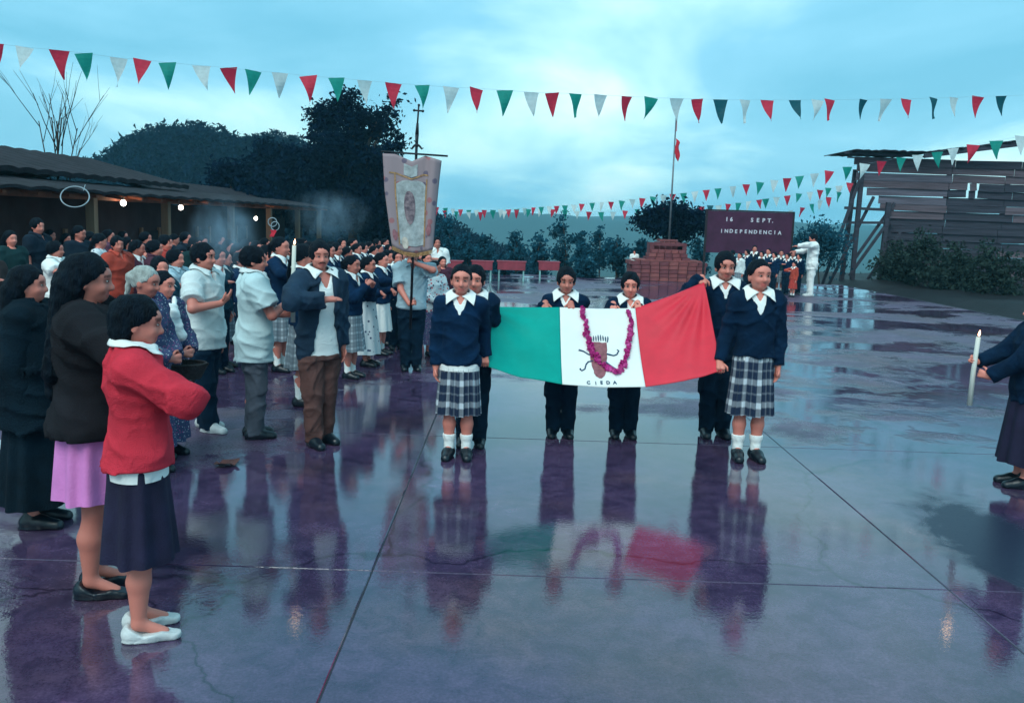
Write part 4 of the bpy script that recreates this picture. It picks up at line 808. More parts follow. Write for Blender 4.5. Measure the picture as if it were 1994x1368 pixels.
def pennants(label, pts, group='strings of pennants over the plaza', size=1.):
    P = [at(x, y, Y) for x, y, c, Y in pts]; o = empty('pennant_string', tuple(P[0]), 0, label, 'pennants', group); B0 = P[0]
    MB().tube([p-B0 for p in P], .0016, 4).build('cord', STR, o)
    for i, ((x, y, c, Y), p) in enumerate(zip(pts, P)):
        if c == '-': continue
        q = bpy.data.objects.new('pennant', PM[(rq.randrange(5), c)]); col.objects.link(q); q.parent = o; q.location = p-B0
        d = P[min(i+1, len(P)-1)]-P[max(0, i-1)]; q.rotation_euler = (rq.uniform(-.35, .35), rq.uniform(-.13, .13), math.atan2(d[1], d[0])*(1 if abs(d[1]) < .6*abs(d[0]) else .25)+rq.uniform(-.3, .3)); q.scale = (size*rq.uniform(.92, 1.08),)*3
    return o
L1 = [(-60, 78, 'w'), (-10, 85, 'r'), (48, 92, 'w')]+[(115, 98, 'r'), (163, 104, 'g'), (231, 113, 'w'), (277, 116, 'r'), (326, 122, 'g'), (392, 128, 'w'), (445, 132, 'r'), (493, 138, 'g'), (545, 142, 'w'), (600, 148, 'r'), (655, 152, 'g'), (710, 157, 'w'), (766, 162, 'r'), (822, 166, 'g'), (878, 170, 'w'), (928, 172, 'r'), (983, 176, 'g'), (1035, 180, 'w'), (1075, 181, 'r'), (1120, 183, 'g'), (1170, 185, 'w'), (1221, 188, 'r'), (1268, 190, 'g'), (1318, 192, 'w'), (1358, 193, 'r'), (1403, 194, 'd'), (1450, 195, 'w'), (1494, 195, 'r'), (1548, 195, 'd'), (1592, 195, 'w'), (1615, 194, 'r'), (1682, 194, 'd'), (1725, 193, 'w'), (1765, 193, 'r'), (1817, 191, 'd'), (1858, 190, 'w'), (1905, 188, 'r'), (1950, 187, 'd'), (2010, 185, 'w')]
pennants('long string of large red, green and white pennants across the sky', [(x, y, c, np.interp(x, [0, 1000, 1900], [13.2, 15, 17.6])) for x, y, c in L1])
L2 = [(838, 402, '-'), (850, 403, 'r'), (867, 405, 'g'), (882, 407, 'w'), (897, 408, 'r'), (913, 409, 'g'), (928, 409, 'w'), (943, 409, 'r'), (960, 409, 'g'), (975, 408, 'w'), (990, 408, 'r'), (1006, 407, 'g'), (1022, 405, 'w'), (1039, 404, 'r'), (1054, 403, 'g'), (1070, 402, 'w'), (1084, 401, 'r'), (1100, 400, 'g'), (1118, 399, 'w'), (1133, 397, 'r'), (1153, 395, 'g'), (1172, 394, 'w'), (1190, 393, 'r'), (1211, 391, 'g'), (1231, 388, 'w'), (1251, 386, 'r'), (1272, 383, 'g'), (1292, 380, 'w'), (1310, 378, 'r'), (1331, 376, 'g'), (1353, 373, 'w'), (1375, 370, 'r'), (1398, 367, 'g'), (1427, 363, 'w'), (1453, 359, 'r'), (1480, 355, 'g'), (1508, 351, 'w'), (1533, 347, 'r'), (1557, 343, 'g'), (1586, 338, 'w'), (1615, 333, 'r'), (1650, 325, 'g'), (1684, 319, 'w'), (1717, 314, 'r'), (1755, 307, 'g'), (1787, 302, 'w'), (1825, 296, 'g'), (1856, 289, 'w'), (1895, 282, 'r'), (1940, 274, 'g'), (1990, 265, 'w')]
pennants('upper far string of small pennants rising from the banner to the plank shed', [(x, y, c, np.interp(x, [840, 1300, 1650, 1990], [46, 34, 25, 18])) for x, y, c in L2])
L3 = [(842, 408, '-')]+[(865+i*23.5, 410+3*math.sin(i*.6)-max(0, i-14)*1.0, 'rgw'[i % 3]) for i in range(21)]+[(1366, 402, 'r'), (1383, 400, 'd'), (1399, 400, 'w'), (1418, 397, 'r'), (1438, 395, 'g'), (1458, 392, 'w'), (1478, 389, 'r'), (1491, 387, 'g'), (1512, 384, 'w'), (1533, 381, 'r'), (1556, 377, 'g'), (1577, 374, 'w'), (1597, 370, 'r'), (1613, 366, 'g'), (1634, 362, 'w'), (1655, 356, 'r'), (1672, 350, '-')]
pennants('middle far string of small pennants ending at the shed post', [(x, y, c, np.interp(x, [840, 1300, 1670], [44, 37, 34])) for x, y, c in L3])
L4 = [(1500, 425, '-'), (1540, 410, 'w'), (1563, 404, 'r'), (1581, 397, 'g'), (1598, 390, 'w'), (1614, 384, 'r'), (1634, 374, 'g'), (1665, 358, '-')]
pennants('shortest low string of pennants between the sign and the shed post', [(x, y, c, np.interp(x, [1500, 1665], [30, 34.3])) for x, y, c in L4], size=.95)
# ------------------------------------------------------------------ the flag held by six students
FC = [(0, (938, 597, 7.42), (941, 712, 6.96)), (1/6, (1014, 599, 7.50), (1015, 734, 6.99)), (1/3, (1090, 598, 7.53), (1095, 748, 7.01)), (1/2, (1163, 601, 7.53), (1175, 754, 7.02)), (2/3, (1237, 600, 7.56), (1257, 753, 7.02)), (5/6, (1305, 576, 7.62), (1332, 742, 7.00)), (1, (1371, 549, 7.66), (1405, 722, 6.98))]
FS = [c[0] for c in FC]; FT = np.array([at(*c[1]) for c in FC]); FB = np.array([at(*c[2]) for c in FC])
def fpt(s, t, off=0.):
    a = np.array([np.interp(s, FS, FT[:, i]) for i in range(3)]); b = np.array([np.interp(s, FS, FB[:, i]) for i in range(3)])
    p = a+(b-a)*t; n = nrm(np.cross((1, .05, 0), b-a)); n = n if n[1] < 0 else -n
    wr = .010*math.sin(s*22+t*3)*math.sin(t*math.pi)-.03*math.sin(t*math.pi)*math.sin(s*math.pi)
    d = math.hypot((1-s)*1.7, t*.75); an = math.atan2(t*.75, (1-s)*1.7+1e-6); wr += .020*math.sin(an*17)*np.clip((s-.66)/.2, 0, 1)*np.clip(d/.25, 0, 1)*np.clip(1.1-d, 0, 1)   # folds fanning out from the held corner
    d2 = math.hypot(s*1.7, t*.75); an2 = math.atan2(t*.75, s*1.7+1e-6); wr += .007*math.sin(an2*13+1)*np.clip((.34-s)/.2, 0, 1)*np.clip(d2/.2, 0, 1)
    return p+n*(wr+off)
fl = empty('flag', tuple(FB.mean(0)*np.array([1, 1, 0])), 0, 'green, white and red flag stretched between the six uniformed students', 'flag'); FO = np.array(fl.location)
FM = [M('flag_green_satin', (.0, .33, .27), .6, .10, 4, .05, 300, .15, trans=.12), M('flag_white_satin', (.86, .86, .82), .6, .04, 4, .05, 300, .3, trans=.12), M('flag_red_satin', (.74, .028, .055), .55, .10, 4, .05, 300, .35, trans=.12)]
for k, nm in enumerate(('green_stripe', 'white_stripe', 'red_stripe')):
    ns, ntt = 40, 36; o = MB().sheet([[fpt((k+i/ns)/3, j/ntt)-FO for j in range(ntt+1)] for i in range(ns+1)]).build(nm, FM[k], fl, True); md = o.modifiers.new('cloth_thickness', 'SOLIDIFY'); md.thickness = .003; md.offset = 0
    if k == 1: wst = o
def proj(p):
    d = np.array(p)-np.array([0, 0, CAM_H]); z = d@_f; return 997+FPX*(d@_R)/z, 684-FPX*(d@_U)/z
_st = [(s, t) for s in np.linspace(.3, .7, 121) for t in np.linspace(0, 1, 81)]; _pp = np.array([proj(fpt(s, t)) for s, t in _st])
def fst(x, y): return _st[int(np.argmin(((_pp-np.array([x, y]))**2).sum(1)))]
def fpx(x, y, off=.006): return fpt(*fst(x, y), off)-FO
EMB = M('emblem_brown_print', (.24, .085, .10), .7, .3, 30, 0); EML = M('emblem_blue_ink', (.015, .06, .13), .7, .1, 10, 0)
rows = []
for i in range(15):
    v = i/14; y = 667+70*v; hw = 18*(1-.55*v**2.2)*(1 if v < .86 else math.sqrt(max(.03, 1-((v-.86)/.145)**2))); cx = 1163+6*v; rows.append([fpx(cx+hw*u, y, .005) for u in np.linspace(-1, 1, 9)])
MB().sheet(rows).build('emblem', EMB, wst, True)
m = MB()
for i in range(8): x = 1151+i*4.6; y = 664-2.5*math.sin(i/7*math.pi); m.tube([fpx(x, y+2), fpx(x-.3, y-4), fpx(x-.6, y-8)], [.004, .006, .003], 5)
m.build('emblem_feathers', EML, wst)
m = MB()
for pts in ([(1126, 682), (1136, 684), (1145, 690), (1152, 693)], [(1129, 719), (1133, 722), (1139, 719), (1141, 710), (1145, 705), (1154, 704)], [(1182, 690), (1194, 692), (1201, 690), (1204, 684), (1201, 682)], [(1178, 704), (1188, 712), (1200, 720)]): m.tube([fpx(x, y) for x, y in pts], [.008]+[.006]*(len(pts)-2)+[.004], 5)
m.build('emblem_scrolls', EML, wst)
u_ = nrm(fpx(1190, 745)-fpx(1150, 745)); v_ = nrm(fpx(1170, 735)-fpx(1170, 748)); v_ = nrm(v_-u_*(v_@u_)); n_ = np.cross(u_, v_)
for x, ch in zip((1146, 1160, 1171, 1184, 1197), 'CIEDA'):
    o = text_mesh('letter', ch, .043, EML, wst, (0, 0, 0), (0, 0, 0), .001, .001); p = fpx(x, 748.5, .008); mm = Matrix.Identity(4)
    for i in range(3): mm[i][0] = u_[i]; mm[i][1] = v_[i]; mm[i][2] = n_[i]; mm[i][3] = p[i]
    o.matrix_local = mm
gp = [(1134, 602), (1136, 612), (1138, 622), (1139, 632), (1140, 646), (1143, 658), (1147, 670), (1151, 682), (1156, 692), (1163, 701), (1171, 710), (1180, 718), (1189, 724), (1198, 728), (1207, 724), (1213, 714), (1217, 702), (1221, 688), (1224, 674), (1226, 660), (1228, 646), (1229, 632), (1227, 620), (1226, 608)]
gl = empty('flower_garland', tuple(FO), 0, 'pink paper flower garland hanging in a U on the white stripe', 'garland'); PINK = [M('magenta_petals', (.58, .035, .26), .8, .3, 40, .2, 80, trans=.2), M('pink_petals', (.70, .09, .36), .8, .3, 40, .2, 80, trans=.2)]
G = [fpx(x, y, .018) for x, y in gp]; MB().tube(G, .004, 5).build('cord', PINK[0], gl); rg = random.Random(5)
def blossom(mat):
    m = MB()
    for k in range(9):
        a = k*2.4; e_ = .3+.6*((k*37) % 10)/10; d = np.array([math.cos(a)*e_, math.sin(a)*e_, math.sqrt(max(0, 1-e_*e_))]); p = d*.011; u = nrm(np.cross(d, (.3, .2, 1))); w = np.cross(d, u)
        m.v += [tuple(p*.3), tuple(p+u*.012-d*.002), tuple(p*1.9), tuple(p-u*.012+w*.003)]; n = len(m.v)-4; m.f += [(n, n+1, n+2), (n, n+2, n+3)]
    m.ball((0, 0, .004), .011, 6, 4); o = m.build('blossom', mat); d = o.data; bpy.data.objects.remove(o); return d
BL = [blossom(p) for p in PINK]
GG = np.array(G); cum = np.concatenate([[0], np.cumsum(np.linalg.norm(np.diff(GG, axis=0), axis=1))])
for d in np.arange(0, cum[-1], .0175):
    if .135 < d < .150 or .172 < d < .190: continue
    p = np.array([np.interp(d, cum, GG[:, i]) for i in range(3)])+np.array([rg.uniform(-.008, .008), -.002, rg.uniform(-.006, .006)])
    o = bpy.data.objects.new('blossom', BL[rg.random() < .4]); col.objects.link(o); o.parent = gl; o.location = p; o.rotation_euler = (R(60)+rg.uniform(-.5, .5), rg.uniform(-.5, .5), rg.uniform(0, 6)); o.scale = (rg.uniform(1.25, 1.85),)*3

# ------------------------------------------------------------------ people near the camera
def local(wp, loc, heading, H): v = Matrix.Rotation(-R(heading-90), 3, 'Z') @ (Vector(wp)-Vector(loc)); return tuple(np.array(v)/H)
def stand2(fx, fy, hy, hx=None): p = gr(fx, fy); return (p[0], p[1], 0), at(hx or fx, hy, p[1])[2]
def stand(x, hy, Y): p = at(x, hy, Y); return (p[0], Y, 0), p[2]
def arm(base, **k):
    d = dict(base)
    for a, v in k.items(): d[1 if a == 'r' else -1] = v
    return d
FH = .006
WC = dict(m=WHITE); SCH = dict(g=.95, top=dict(m=NAVY, v=.745, hem=.495), under=dict(m=WHITE, v=.80), collar=WC)
GIRL = dict(SCH, bottom=dict(k='skirt', m=PLAID, pleats=24, z0=.235, flare=.016, band=WHITE), socks=dict(m=WHITE, z=.125), shoes=dict(m=SHOEB), hair=dict(k='tied', m=HAIR), h=FH, hs=1.03)
GIRL2 = dict(GIRL, top=dict(m=NAVY2, v=.735, hem=.53), bottom=dict(k='skirt', m=PLAID, pleats=24, z0=.235, flare=.018))
BOY = dict(SCH, top=dict(m=NAVY2, v=.76, hem=.50), bottom=dict(k='trousers', m=DARKT), shoes=dict(m=SHOEB), hair=dict(k='short', m=HAIR), h=FH, hs=1.02)
def grip(w, s, hint=None): return (w, hint or (s*.12, -.5, -1), (0, .75, -.5), (0, -.5, -.8), 1.15)
def flagger(label, foot, heady, opt, hold, px, Y, head, heading=-90, both=False, g=.90):
    opt = {k: v for k, v in opt.items() if k != 'g'}
    loc, H = stand2(foot[0], foot[1], heady); He = H/(.862+.138*opt['hs']); pose = dict(DOWN)
    for s, p, yy in hold: wl = np.array(local(at(p[0], p[1], yy), loc, heading, He)); pose[s] = grip(tuple(wl+np.array([0, -.045, .03])), s)
    return person('person', label, loc, heading, H, pose=pose, head=head, g=g, **opt)
flagger('girl in plaid skirt and navy sweater holding the green end of the flag', (890, 890), 515, GIRL, [(-1, (944, 706), 6.93)], None, None, (3, -2), g=.93)
flagger('boy half hidden behind the plaid-skirt girl at the green end', (917, 866), 517, BOY, [(-1, (945, 600), 7.40)], None, None, (-4, -4))
flagger('boy behind the flag where green meets white', (1090, 848), 520, BOY, [(1, (1062, 600), 7.53), (-1, (1112, 600), 7.53)], None, None, (2, -8))
flagger('boy behind the flag at the right side of the white stripe', (1212, 849), 530, BOY, [(1, (1195, 602), 7.55), (-1, (1243, 600), 7.57)], None, None, (-4, -6), g=.92)
flagger('tall boy holding up the red corner of the flag', (1390, 848), 490, BOY, [(1, (1369, 552), 7.66)], None, None, (0, -6))
flagger('girl in plaid skirt beside the red end of the flag', (1453, 893), 505, GIRL2, [(1, (1404, 718), 6.98)], None, None, (10, 0), g=.93)

DARKSK = M('dark_navy_skirt', (.014, .012, .036), .9, .3, 6, .15, 150); PINKSK = M('pink_cotton_skirt', (.62, .20, .50), .85, .12, 5, .1, 90)
BRSW = M('dark_brown_knit', (.012, .012, .016), .95, .3, 6, .25, 200, .15); DKG = M('dark_green_shawl', (.002, .010, .018), .95, .4, 5, .3, 120, .15)
PATT = floral('small_floral_print', (.035, .05, .12), [(.5, .5, .55), (.35, .06, .2)], 60, .14); FLOR = floral('large_floral_print', (.55, .60, .62), [(.03, .05, .10), (.5, .06, .08)], 22, .18); DOTW = floral('white_spotted_print', (.62, .66, .68), [(.03, .05, .12), (.05, .08, .16)], 16, .12)
loc, H = stand2(280, 1232, 578); person('person', 'girl in bright red sweater saluting at the front left, back to camera', loc, 22, H, pose=arm(DOWN, r=((.035, .105, .725), (.55, 1, -.55), (-1, -.1, .15), (0, -.25, -1), .05)), head=(-4, -8), g=1.02, h=FH, hs=.95, top=dict(m=REDK, hem=.515, off=.018, flare=.10, wr=.0032), collar=dict(m=WHITE, tip=.02), bottom=dict(k='skirt', m=DARKSK, z0=.245, flare=.03, band=WHITE), shoes=dict(m=SHOEW, open=1), hair=dict(k='bob', m=HAIR))
loc, H = stand2(192, 1150, 498, 200); person('person', 'woman in dark brown sweater and pink skirt beside the red-sweater girl', loc, 15, H, pose=SALUTE, head=(0, -4), g=1.12, h=FH, hs=.92, top=dict(m=BRSW, hem=.485, off=.022, flare=.12, wr=.0042), bottom=dict(k='skirt', m=PINKSK, z0=.30, flare=.02), shoes=dict(m=SHOEB, open=1), hair=dict(k='long', m=HAIR))
def shawl(mat):
    def f(root, H, hd, W, E, J):
        s = SDF((-.25, -.20, .38), (.25, .22, 1.05), .008); s.loft([.38, .5, .62, .72, .80, .85, .88], [.17, .165, .155, .15, .13, .075, .06], [.14, .13, .12, .115, .095, .07, .06], [0, 0, 0, 0, -.005, -.01, -.012], .40, .875, .01)
        s.cut(lambda X, Y, Z: np.where(Y > .0, np.interp(Z, [.4, .7, .86], [.10, .03, .05])-np.abs(X), -1.)+0*Z); s.wrinkle(.005, .9, 2); V, Q = s.mesh(); mk('shawl', V*H, Q, mat, root, True)
    return f
loc, H = stand2(78, 1020, 520); person('person', 'woman wrapped in a dark shawl at the far left edge', loc, 10, H, g=1.15, h=.008, hs=.90, top=dict(m=DKG, hem=.45, off=.02), bottom=dict(k='skirt', m=DKG, z0=.10, flare=.05), shoes=dict(m=SHOEB), hair=dict(k='long', m=HAIR), extra=shawl(DKG))
loc, H = stand(280, 518, 6.1); person('person', 'grey-haired old woman standing behind the red-sweater girl', loc, -5, H, pose=CLASP, head=(-5, -10), g=1.15, h=.007, hs=.97, top=dict(m=PATT, hem=.46, off=.016, name='blouse'), bottom=dict(k='skirt', m=PATT, z0=.12, flare=.04), shoes=dict(m=SHOEB), hair=dict(k='tied', m=GREYH))
def knot(root, H, hd, W, E, J):
    s = SDF((-.2, -.15, .5), (.2, .25, .95), .007); s.cone((.06, .09, .81), (.10, .085, .62), .022, .045, .02); s.cone((.05, .10, .80), (.02, .12, .66), .018, .03, .02); s.ell((.06, .105, .785), (.035, .03, .03), .015); s.cone((.05, .09, .80), (.095, .02, .86), .014, .014, .02); s.cone((.03, .09, .81), (.0, .07, .86), .013, .012, .02); s.wrinkle(.004, 1.6, 1)
    V, Q = s.mesh(); mk('white_scarf', V*H, Q, WHITE, root, True)
loc, H = stand(316, 528, 6.6); person('person', 'woman with a knotted white scarf over a dark floral dress', loc, -15, H, pose=CLASP, head=(0, -6), g=1.05, h=.007, hs=.94, top=dict(m=PATT, hem=.46, off=.014, name='blouse'), bottom=dict(k='skirt', m=PATT, z0=.09, flare=.04), shoes=dict(m=SHOEB), hair=dict(k='braid', m=HAIR), extra=knot)
p = gr(372, 705); bk = empty('basket', (at(372, 700, 6.6)[0], 6.5, .62), 0, 'dark woven basket held at the waist of the scarf woman', 'basket'); m = MB(); rows = []
for i in range(7):
    t = i/6; rr_ = .085+.05*t; rows.append([(math.cos(a)*rr_*1.2, math.sin(a)*rr_, t*.11+.004*math.cos(a*12)) for a in np.linspace(0, 2*math.pi, 37)])
m.sheet(rows); m.sheet([[(math.cos(a)*r_*1.2, math.sin(a)*r_, .005) for a in np.linspace(0, 2*math.pi, 37)] for r_ in (.001, .086)]); WICK = M('dark_wicker', (.035, .030, .032), .8, .4, 40, .5, 120); m.build('bowl', WICK, bk, True); m = MB(); ring(m, (0, 0, .112), .14, .010, (0, 0.02, 1)); m.build('rim', WICK, bk, True)
loc, H = stand2(402, 836, 474, 392); person('person', 'man in untucked white shirt saluting, dark trousers and white sneakers', loc, -12, H, pose=arm(SALUTE, r=((.07, .135, .69), (.75, .3, -.9), (-.6, .45, .6), (0, -.6, .5), .2)), head=(0, -2), g=1.06, h=FH, hs=.92, top=dict(name='white_shirt', m=DUSKW, hem=.44, off=.016, sleeve='short', v=.80, flare=.06, wr=.0034), collar=dict(m=DUSKW, tip=.03), bottom=dict(k='trousers', m=DARKT), shoes=dict(m=SHOEW), hair=dict(k='short', m=HAIR), stance=(.05, -.03))
WAX = M('white_candle_wax', (.78, .78, .72), .5, .06, 10, .05, 40, trans=.3); FLAME = emit('candle_flame', (1.0, .5, .28), 5.0)
def candle(label, root, H, z0, z1, xy=(.002, .196)):
    b = root.matrix_basis @ Vector((xy[0]*H, xy[1]*H, z0*H)); c = empty('candle', b, 0, label, 'candle'); l = (z1-z0)*H
    wx = MB().tube([(0, 0, 0), (.002, 0, l*.5), (.012, 0, l)], [.019, .018, .016], 10).build('wax', WAX, c, True); MB().tube([(.012, 0, l), (.014, 0, l+.015)], .002, 5).build('wick', SHOEB, wx)
    MB().tube([(.013, 0, l+.006), (.015, 0, l+.018), (.017, 0, l+.034), (.019, 0, l+.052)], [.004, .0095, .007, .001], 8).build('flame', FLAME, wx, True)
    ld = bpy.data.lights.new('flame_light', 'POINT'); ld.energy = .12; ld.color = (1, .6, .3); ld.shadow_soft_size = .02; lo_ = bpy.data.objects.new('flame_light', ld); col.objects.link(lo_); lo_.parent = c; lo_.location = (.015, 0, l+.09); return c
loc, H = stand2(497, 850, 480, 490); cmn, _ = person('person', 'man in long pale shirt and grey trousers holding a tall lit candle', loc, 24, H, pose=CANDLE, head=(-10, -4), g=1.03, h=FH, hs=.92, top=dict(name='pale_shirt', m=M('pale_grey_green_cotton', (.46, .58, .60), .85, .12, 4, .1, 90, .2), hem=.405, off=.020, sleeve='short', flare=.07, wr=.0034), collar=dict(m=DUSKW, tip=.03), bottom=dict(k='trousers', m=GREYT), shoes=dict(m=SHOEB), hair=dict(k='short', m=HAIR))
bpy.context.view_layer.update(); candle('tall white lit candle in the hands of the pale-shirted man', cmn, H/(.862+.138*.92), .60, 1.0)
JAK = M('dark_blue_jacket', (.010, .030, .060), .8, .3, 5, .2, 120, .25); loc, H = stand2(622, 864, 470)
def moustache(root, H, hd, W, E, J):
    m = MB(); m.tube([hd((-.020, .052, .890))*H, hd((-.010, .060, .8955))*H, hd((0, .062, .897))*H, hd((.010, .060, .8955))*H, hd((.020, .052, .890))*H], [.002, .004, .0045, .004, .002], 6); m.build('moustache', HAIR, root, True)
person('person', 'moustached man in dark open jacket over white shirt and brown trousers', loc, -48, H, pose=arm(SALUTE, r=((.055, .135, .725), (1, .3, -.35), (-1, .1, .05), (0, -.3, -1), .1)), head=(-16, -2), g=1.05, h=FH, hs=.92, top=dict(name='jacket', m=JAK, open=.055, hem=.42, off=.016, wr=.0042), under=dict(m=WHITE, v=.765, hem=.44), collar=dict(m=WHITE, tip=.04), bottom=dict(k='trousers', m=BROWNT), shoes=dict(m=SHOEB), hair=dict(k='short', m=HAIR), stance=(.03, -.02), extra=moustache)
# girl with an apron playing at the head of the student row
loc, H = stand2(684, 735, 498, 688); person('person', 'schoolgirl in dark sweater with a grey checked apron, hands at her mouth', loc, -18, H, pose={1: ((.045, .15, .77), (.8, -.2, -1), (-.5, .5, .7), (-1, 0, 0), .7), -1: ((-.045, .16, .76), (-.8, -.2, -1), (.5, .5, .7), (1, 0, 0), .7)}, head=(0, -4), h=.008, hs=1.0, top=dict(m=NAVY, v=.74, hem=.52), under=dict(m=WHITE, v=.78), collar=WC, bottom=dict(k='skirt', m=GREYSK, z0=.23, flare=.04), socks=dict(m=WHITE, z=.22), shoes=dict(m=SHOEB), hair=dict(k='tied', m=HAIR))
loc, H = stand2(716, 712, 500, 712); person('person', 'girl in a long white dress with dark spots behind the apron girl', loc, -10, H, pose=HOLD, h=.009, hs=1.0, top=dict(m=NAVY, hem=.60, name='cardigan'), collar=WC, bottom=dict(k='skirt', m=DOTW, top=.62, z0=.12, flare=.05), shoes=dict(m=SHOEB), hair=dict(k='tied', m=HAIR))
# the bearer of the religious banner
loc, H = stand2(800, 720, 478, 797); He = H/(.862+.138*.95); hd_ = -80
person('person', 'man in pale blue shirt and dark trousers carrying the tall banner pole', loc, hd_, H, pose={1: (local(at(797, 592, 10.56), loc, hd_, He), (.8, -.3, -.8), (-.5, .6, .3), (-1, -.2, 0), 1.2), -1: (local(at(808, 512, 10.56), loc, hd_, He), (-1, .2, -.3), (.7, .4, .4), (1, -.2, 0), 1.2)}, head=(0, -8), g=1.05, h=.007, hs=.95, top=dict(name='blue_shirt', m=PALEB, hem=.49, off=.018, sleeve='short', v=.80), collar=dict(m=PALEB, tip=.03), bottom=dict(k='trousers', m=DARKT), shoes=dict(m=SHOEB), hair=dict(k='short', m=HAIR))
BY = 10.52; pb, pt = at(799, 640, BY), at(811, 285, BY); bn = empty('banner', tuple(pb), 0, 'tall processional cloth banner with a cross finial held above the pale-blue-shirted man', 'banner'); DW = M('dark_metal_pole', (.02, .022, .03), .45, .2, 6, .05, metal=.5)
MB().tube([(0, 0, 0), pt-pb], .016, 8).build('pole', DW, bn, True); c0, c1 = at(742, 295, BY-.03), at(872, 304, BY-.03); MB().tube([c0-pb, c1-pb], .011, 8).build('crossbar', DW, bn, True)
q = lambda x, y: at(x, y, BY)-pb
fin = MB(); fin.tube([q(811, 290), q(812, 262)], [.014, .022], 8); fin.tube([q(812, 262), q(813, 240)], [.022, .014], 8); fin.tube([q(813, 240), q(815.5, 205)], .010, 8); fin.ball(q(811.5, 283), .026, 8, 6)
fin.tube([q(806.5, 215), q(823.5, 216.5)], .010, 8)
for x, y in ((806.5, 215), (823.5, 216.5), (815.7, 205)): fin.ball(q(x, y), .016, 8, 5)
for s in (-1, 1): fin.tube([q(811.5, 280), q(811.5+s*5, 284), q(811.5+s*10, 290), q(811.5+s*13, 288)], [.010, .014, .012, .006], 6)
fin.build('cross_finial', DW, bn, True)
def bp(u, v, off=0.):       # banner cloth: u across, v down
    x0 = np.interp(v, [0, .4, 1], [745, 749, 763]); x1 = np.interp(v, [0, .25, .6, 1], [860, 855, 849, 843]); y0 = np.interp(u, [0, .22, .5, .72, 1], [299, 300, 314, 303, 313]); y1 = np.interp(u, [0, .3, .6, 1], [478, 490, 493, 486])
    p = at(x0+(x1-x0)*u, y0+(y1-y0)*v, BY-.035); wv = .016*math.sin(u*15+.8*math.sin(v*3))*(.4+.6*v)+.045*math.sin((u-.78)*16)*np.clip((u-.70)/.1, 0, 1)*(1-.5*v)
    return p+np.array([0, -wv-off, 0])-pb
CLO = floral('faded_rose_banner_brocade', (.30, .22, .24), [(.13, .10, .15), (.34, .13, .14)], 9, .15); PAN = M('pale_banner_panel', (.42, .45, .46), .8, .35, 14, .1, 60, trans=.2); MED = M('dark_oval_embroidery', (.12, .085, .13), .8, .5, 22, .3, 60, c2=(.30, .22, .24)); GOLD = M('gold_trim', (.40, .22, .10), .6, .4, 30, .2, 80)
o = MB().sheet([[bp(i/36, j/30) for j in range(31)] for i in range(37)]).build('cloth', CLO, bn, True); o.modifiers.new('t', 'SOLIDIFY').thickness = .004
def patch(name, u0, u1, v0, v1, mat, off, arch=0., oval=False, parent=None):
    rows = []
    for i in range(25):
        a = i/24; row = []
        for j in range(25):
            b = j/24
            if oval: x, y = 2*a-1, 2*b-1; k = math.sqrt(max(0, 1-y*y)); u, v = (u0+u1)/2+x*k*(u1-u0)/2, (v0+v1)/2+y*(v1-v0)/2
            else: u, v = u0+(u1-u0)*a, v0+arch*(2*a-1)**2+(v1-v0-arch*(2*a-1)**2)*b
            row.append(bp(u, v, off))
        rows.append(row)
    return MB().sheet(rows).build(name, mat, parent or bn, True)
cpn = patch('centre_panel', .22, .76, .22, .93, PAN, .008, .09); patch('oval_medallion', .36, .58, .33, .70, MED, .014, oval=True, parent=cpn); patch('top_panel', .36, .60, .06, .18, PAN, .008)
patch('gold_border', .19, .215, .20, .95, GOLD, .007); patch('gold_border', .765, .79, .24, .95, GOLD, .007); patch('gold_border', .10, .80, .190, .205, GOLD, .006); patch('rose_patch', .06, .17, .80, .92, M('dull_rose', (.30, .12, .14), .8, .3, 20), .007, oval=True); patch('rose_patch', .82, .93, .70, .84, M('dull_rose', (.3, .12, .14)), .007, oval=True); patch('flower_patch', .26, .42, .84, .97, M('cream_petals', (.55, .48, .42), .8, .3, 20), .012, oval=True)
m = MB()
for i in range(56): u = .02+.96*i/55; a = bp(u, 1, .0); m.tube([a, a+np.array([.002*math.sin(i*3), -.003, -.045])], .0045, 4)
m.build('fringe', GOLD, bn)
# person at the right edge with a candle
loc, H = stand2(1982, 945, 575); rc, _ = person('person', 'woman in dark clothes holding a lit candle at the right edge', loc, 172, H, pose={s: ((v[0][0]*.9, v[0][1]+.085, v[0][2]-.08),)+v[1:] for s, v in CANDLE.items()}, head=(0, -4), g=1.08, h=.008, hs=.95, top=dict(m=NAVY2, hem=.45, off=.018, name='blouse'), bottom=dict(k='skirt', m=DARKSK, z0=.13, flare=.04), shoes=dict(m=SHOEB), hair=dict(k='braid', m=HAIR))
bpy.context.view_layer.update(); candle('lit white candle held by the woman at the right edge', rc, H/(.862+.138*.95), .41, .77, xy=(.002, .280))
# person in white by the shed
loc, H = stand2(1576, 577, 455, 1581); person('person', 'person dressed all in white with arms stretched forward near the shed', loc, 172, H, pose={1: ((.07, .26, .70), (1, 0, -.6), (-.1, 1, 0), (0, 0, -1), .3), -1: ((-.10, .25, .79), (-1, .3, .2), (.2, 1, .05), (0, 0, -1), .3)}, head=(0, -12), h=.011, fine=False, hs=.95, g=1.05, top=dict(name='white_shirt', m=WHITE, hem=.43, off=.018, wr=.0042), bottom=dict(k='trousers', m=WHITE), shoes=dict(m=SHOEW), hair=dict(k='short', m=HAIR))
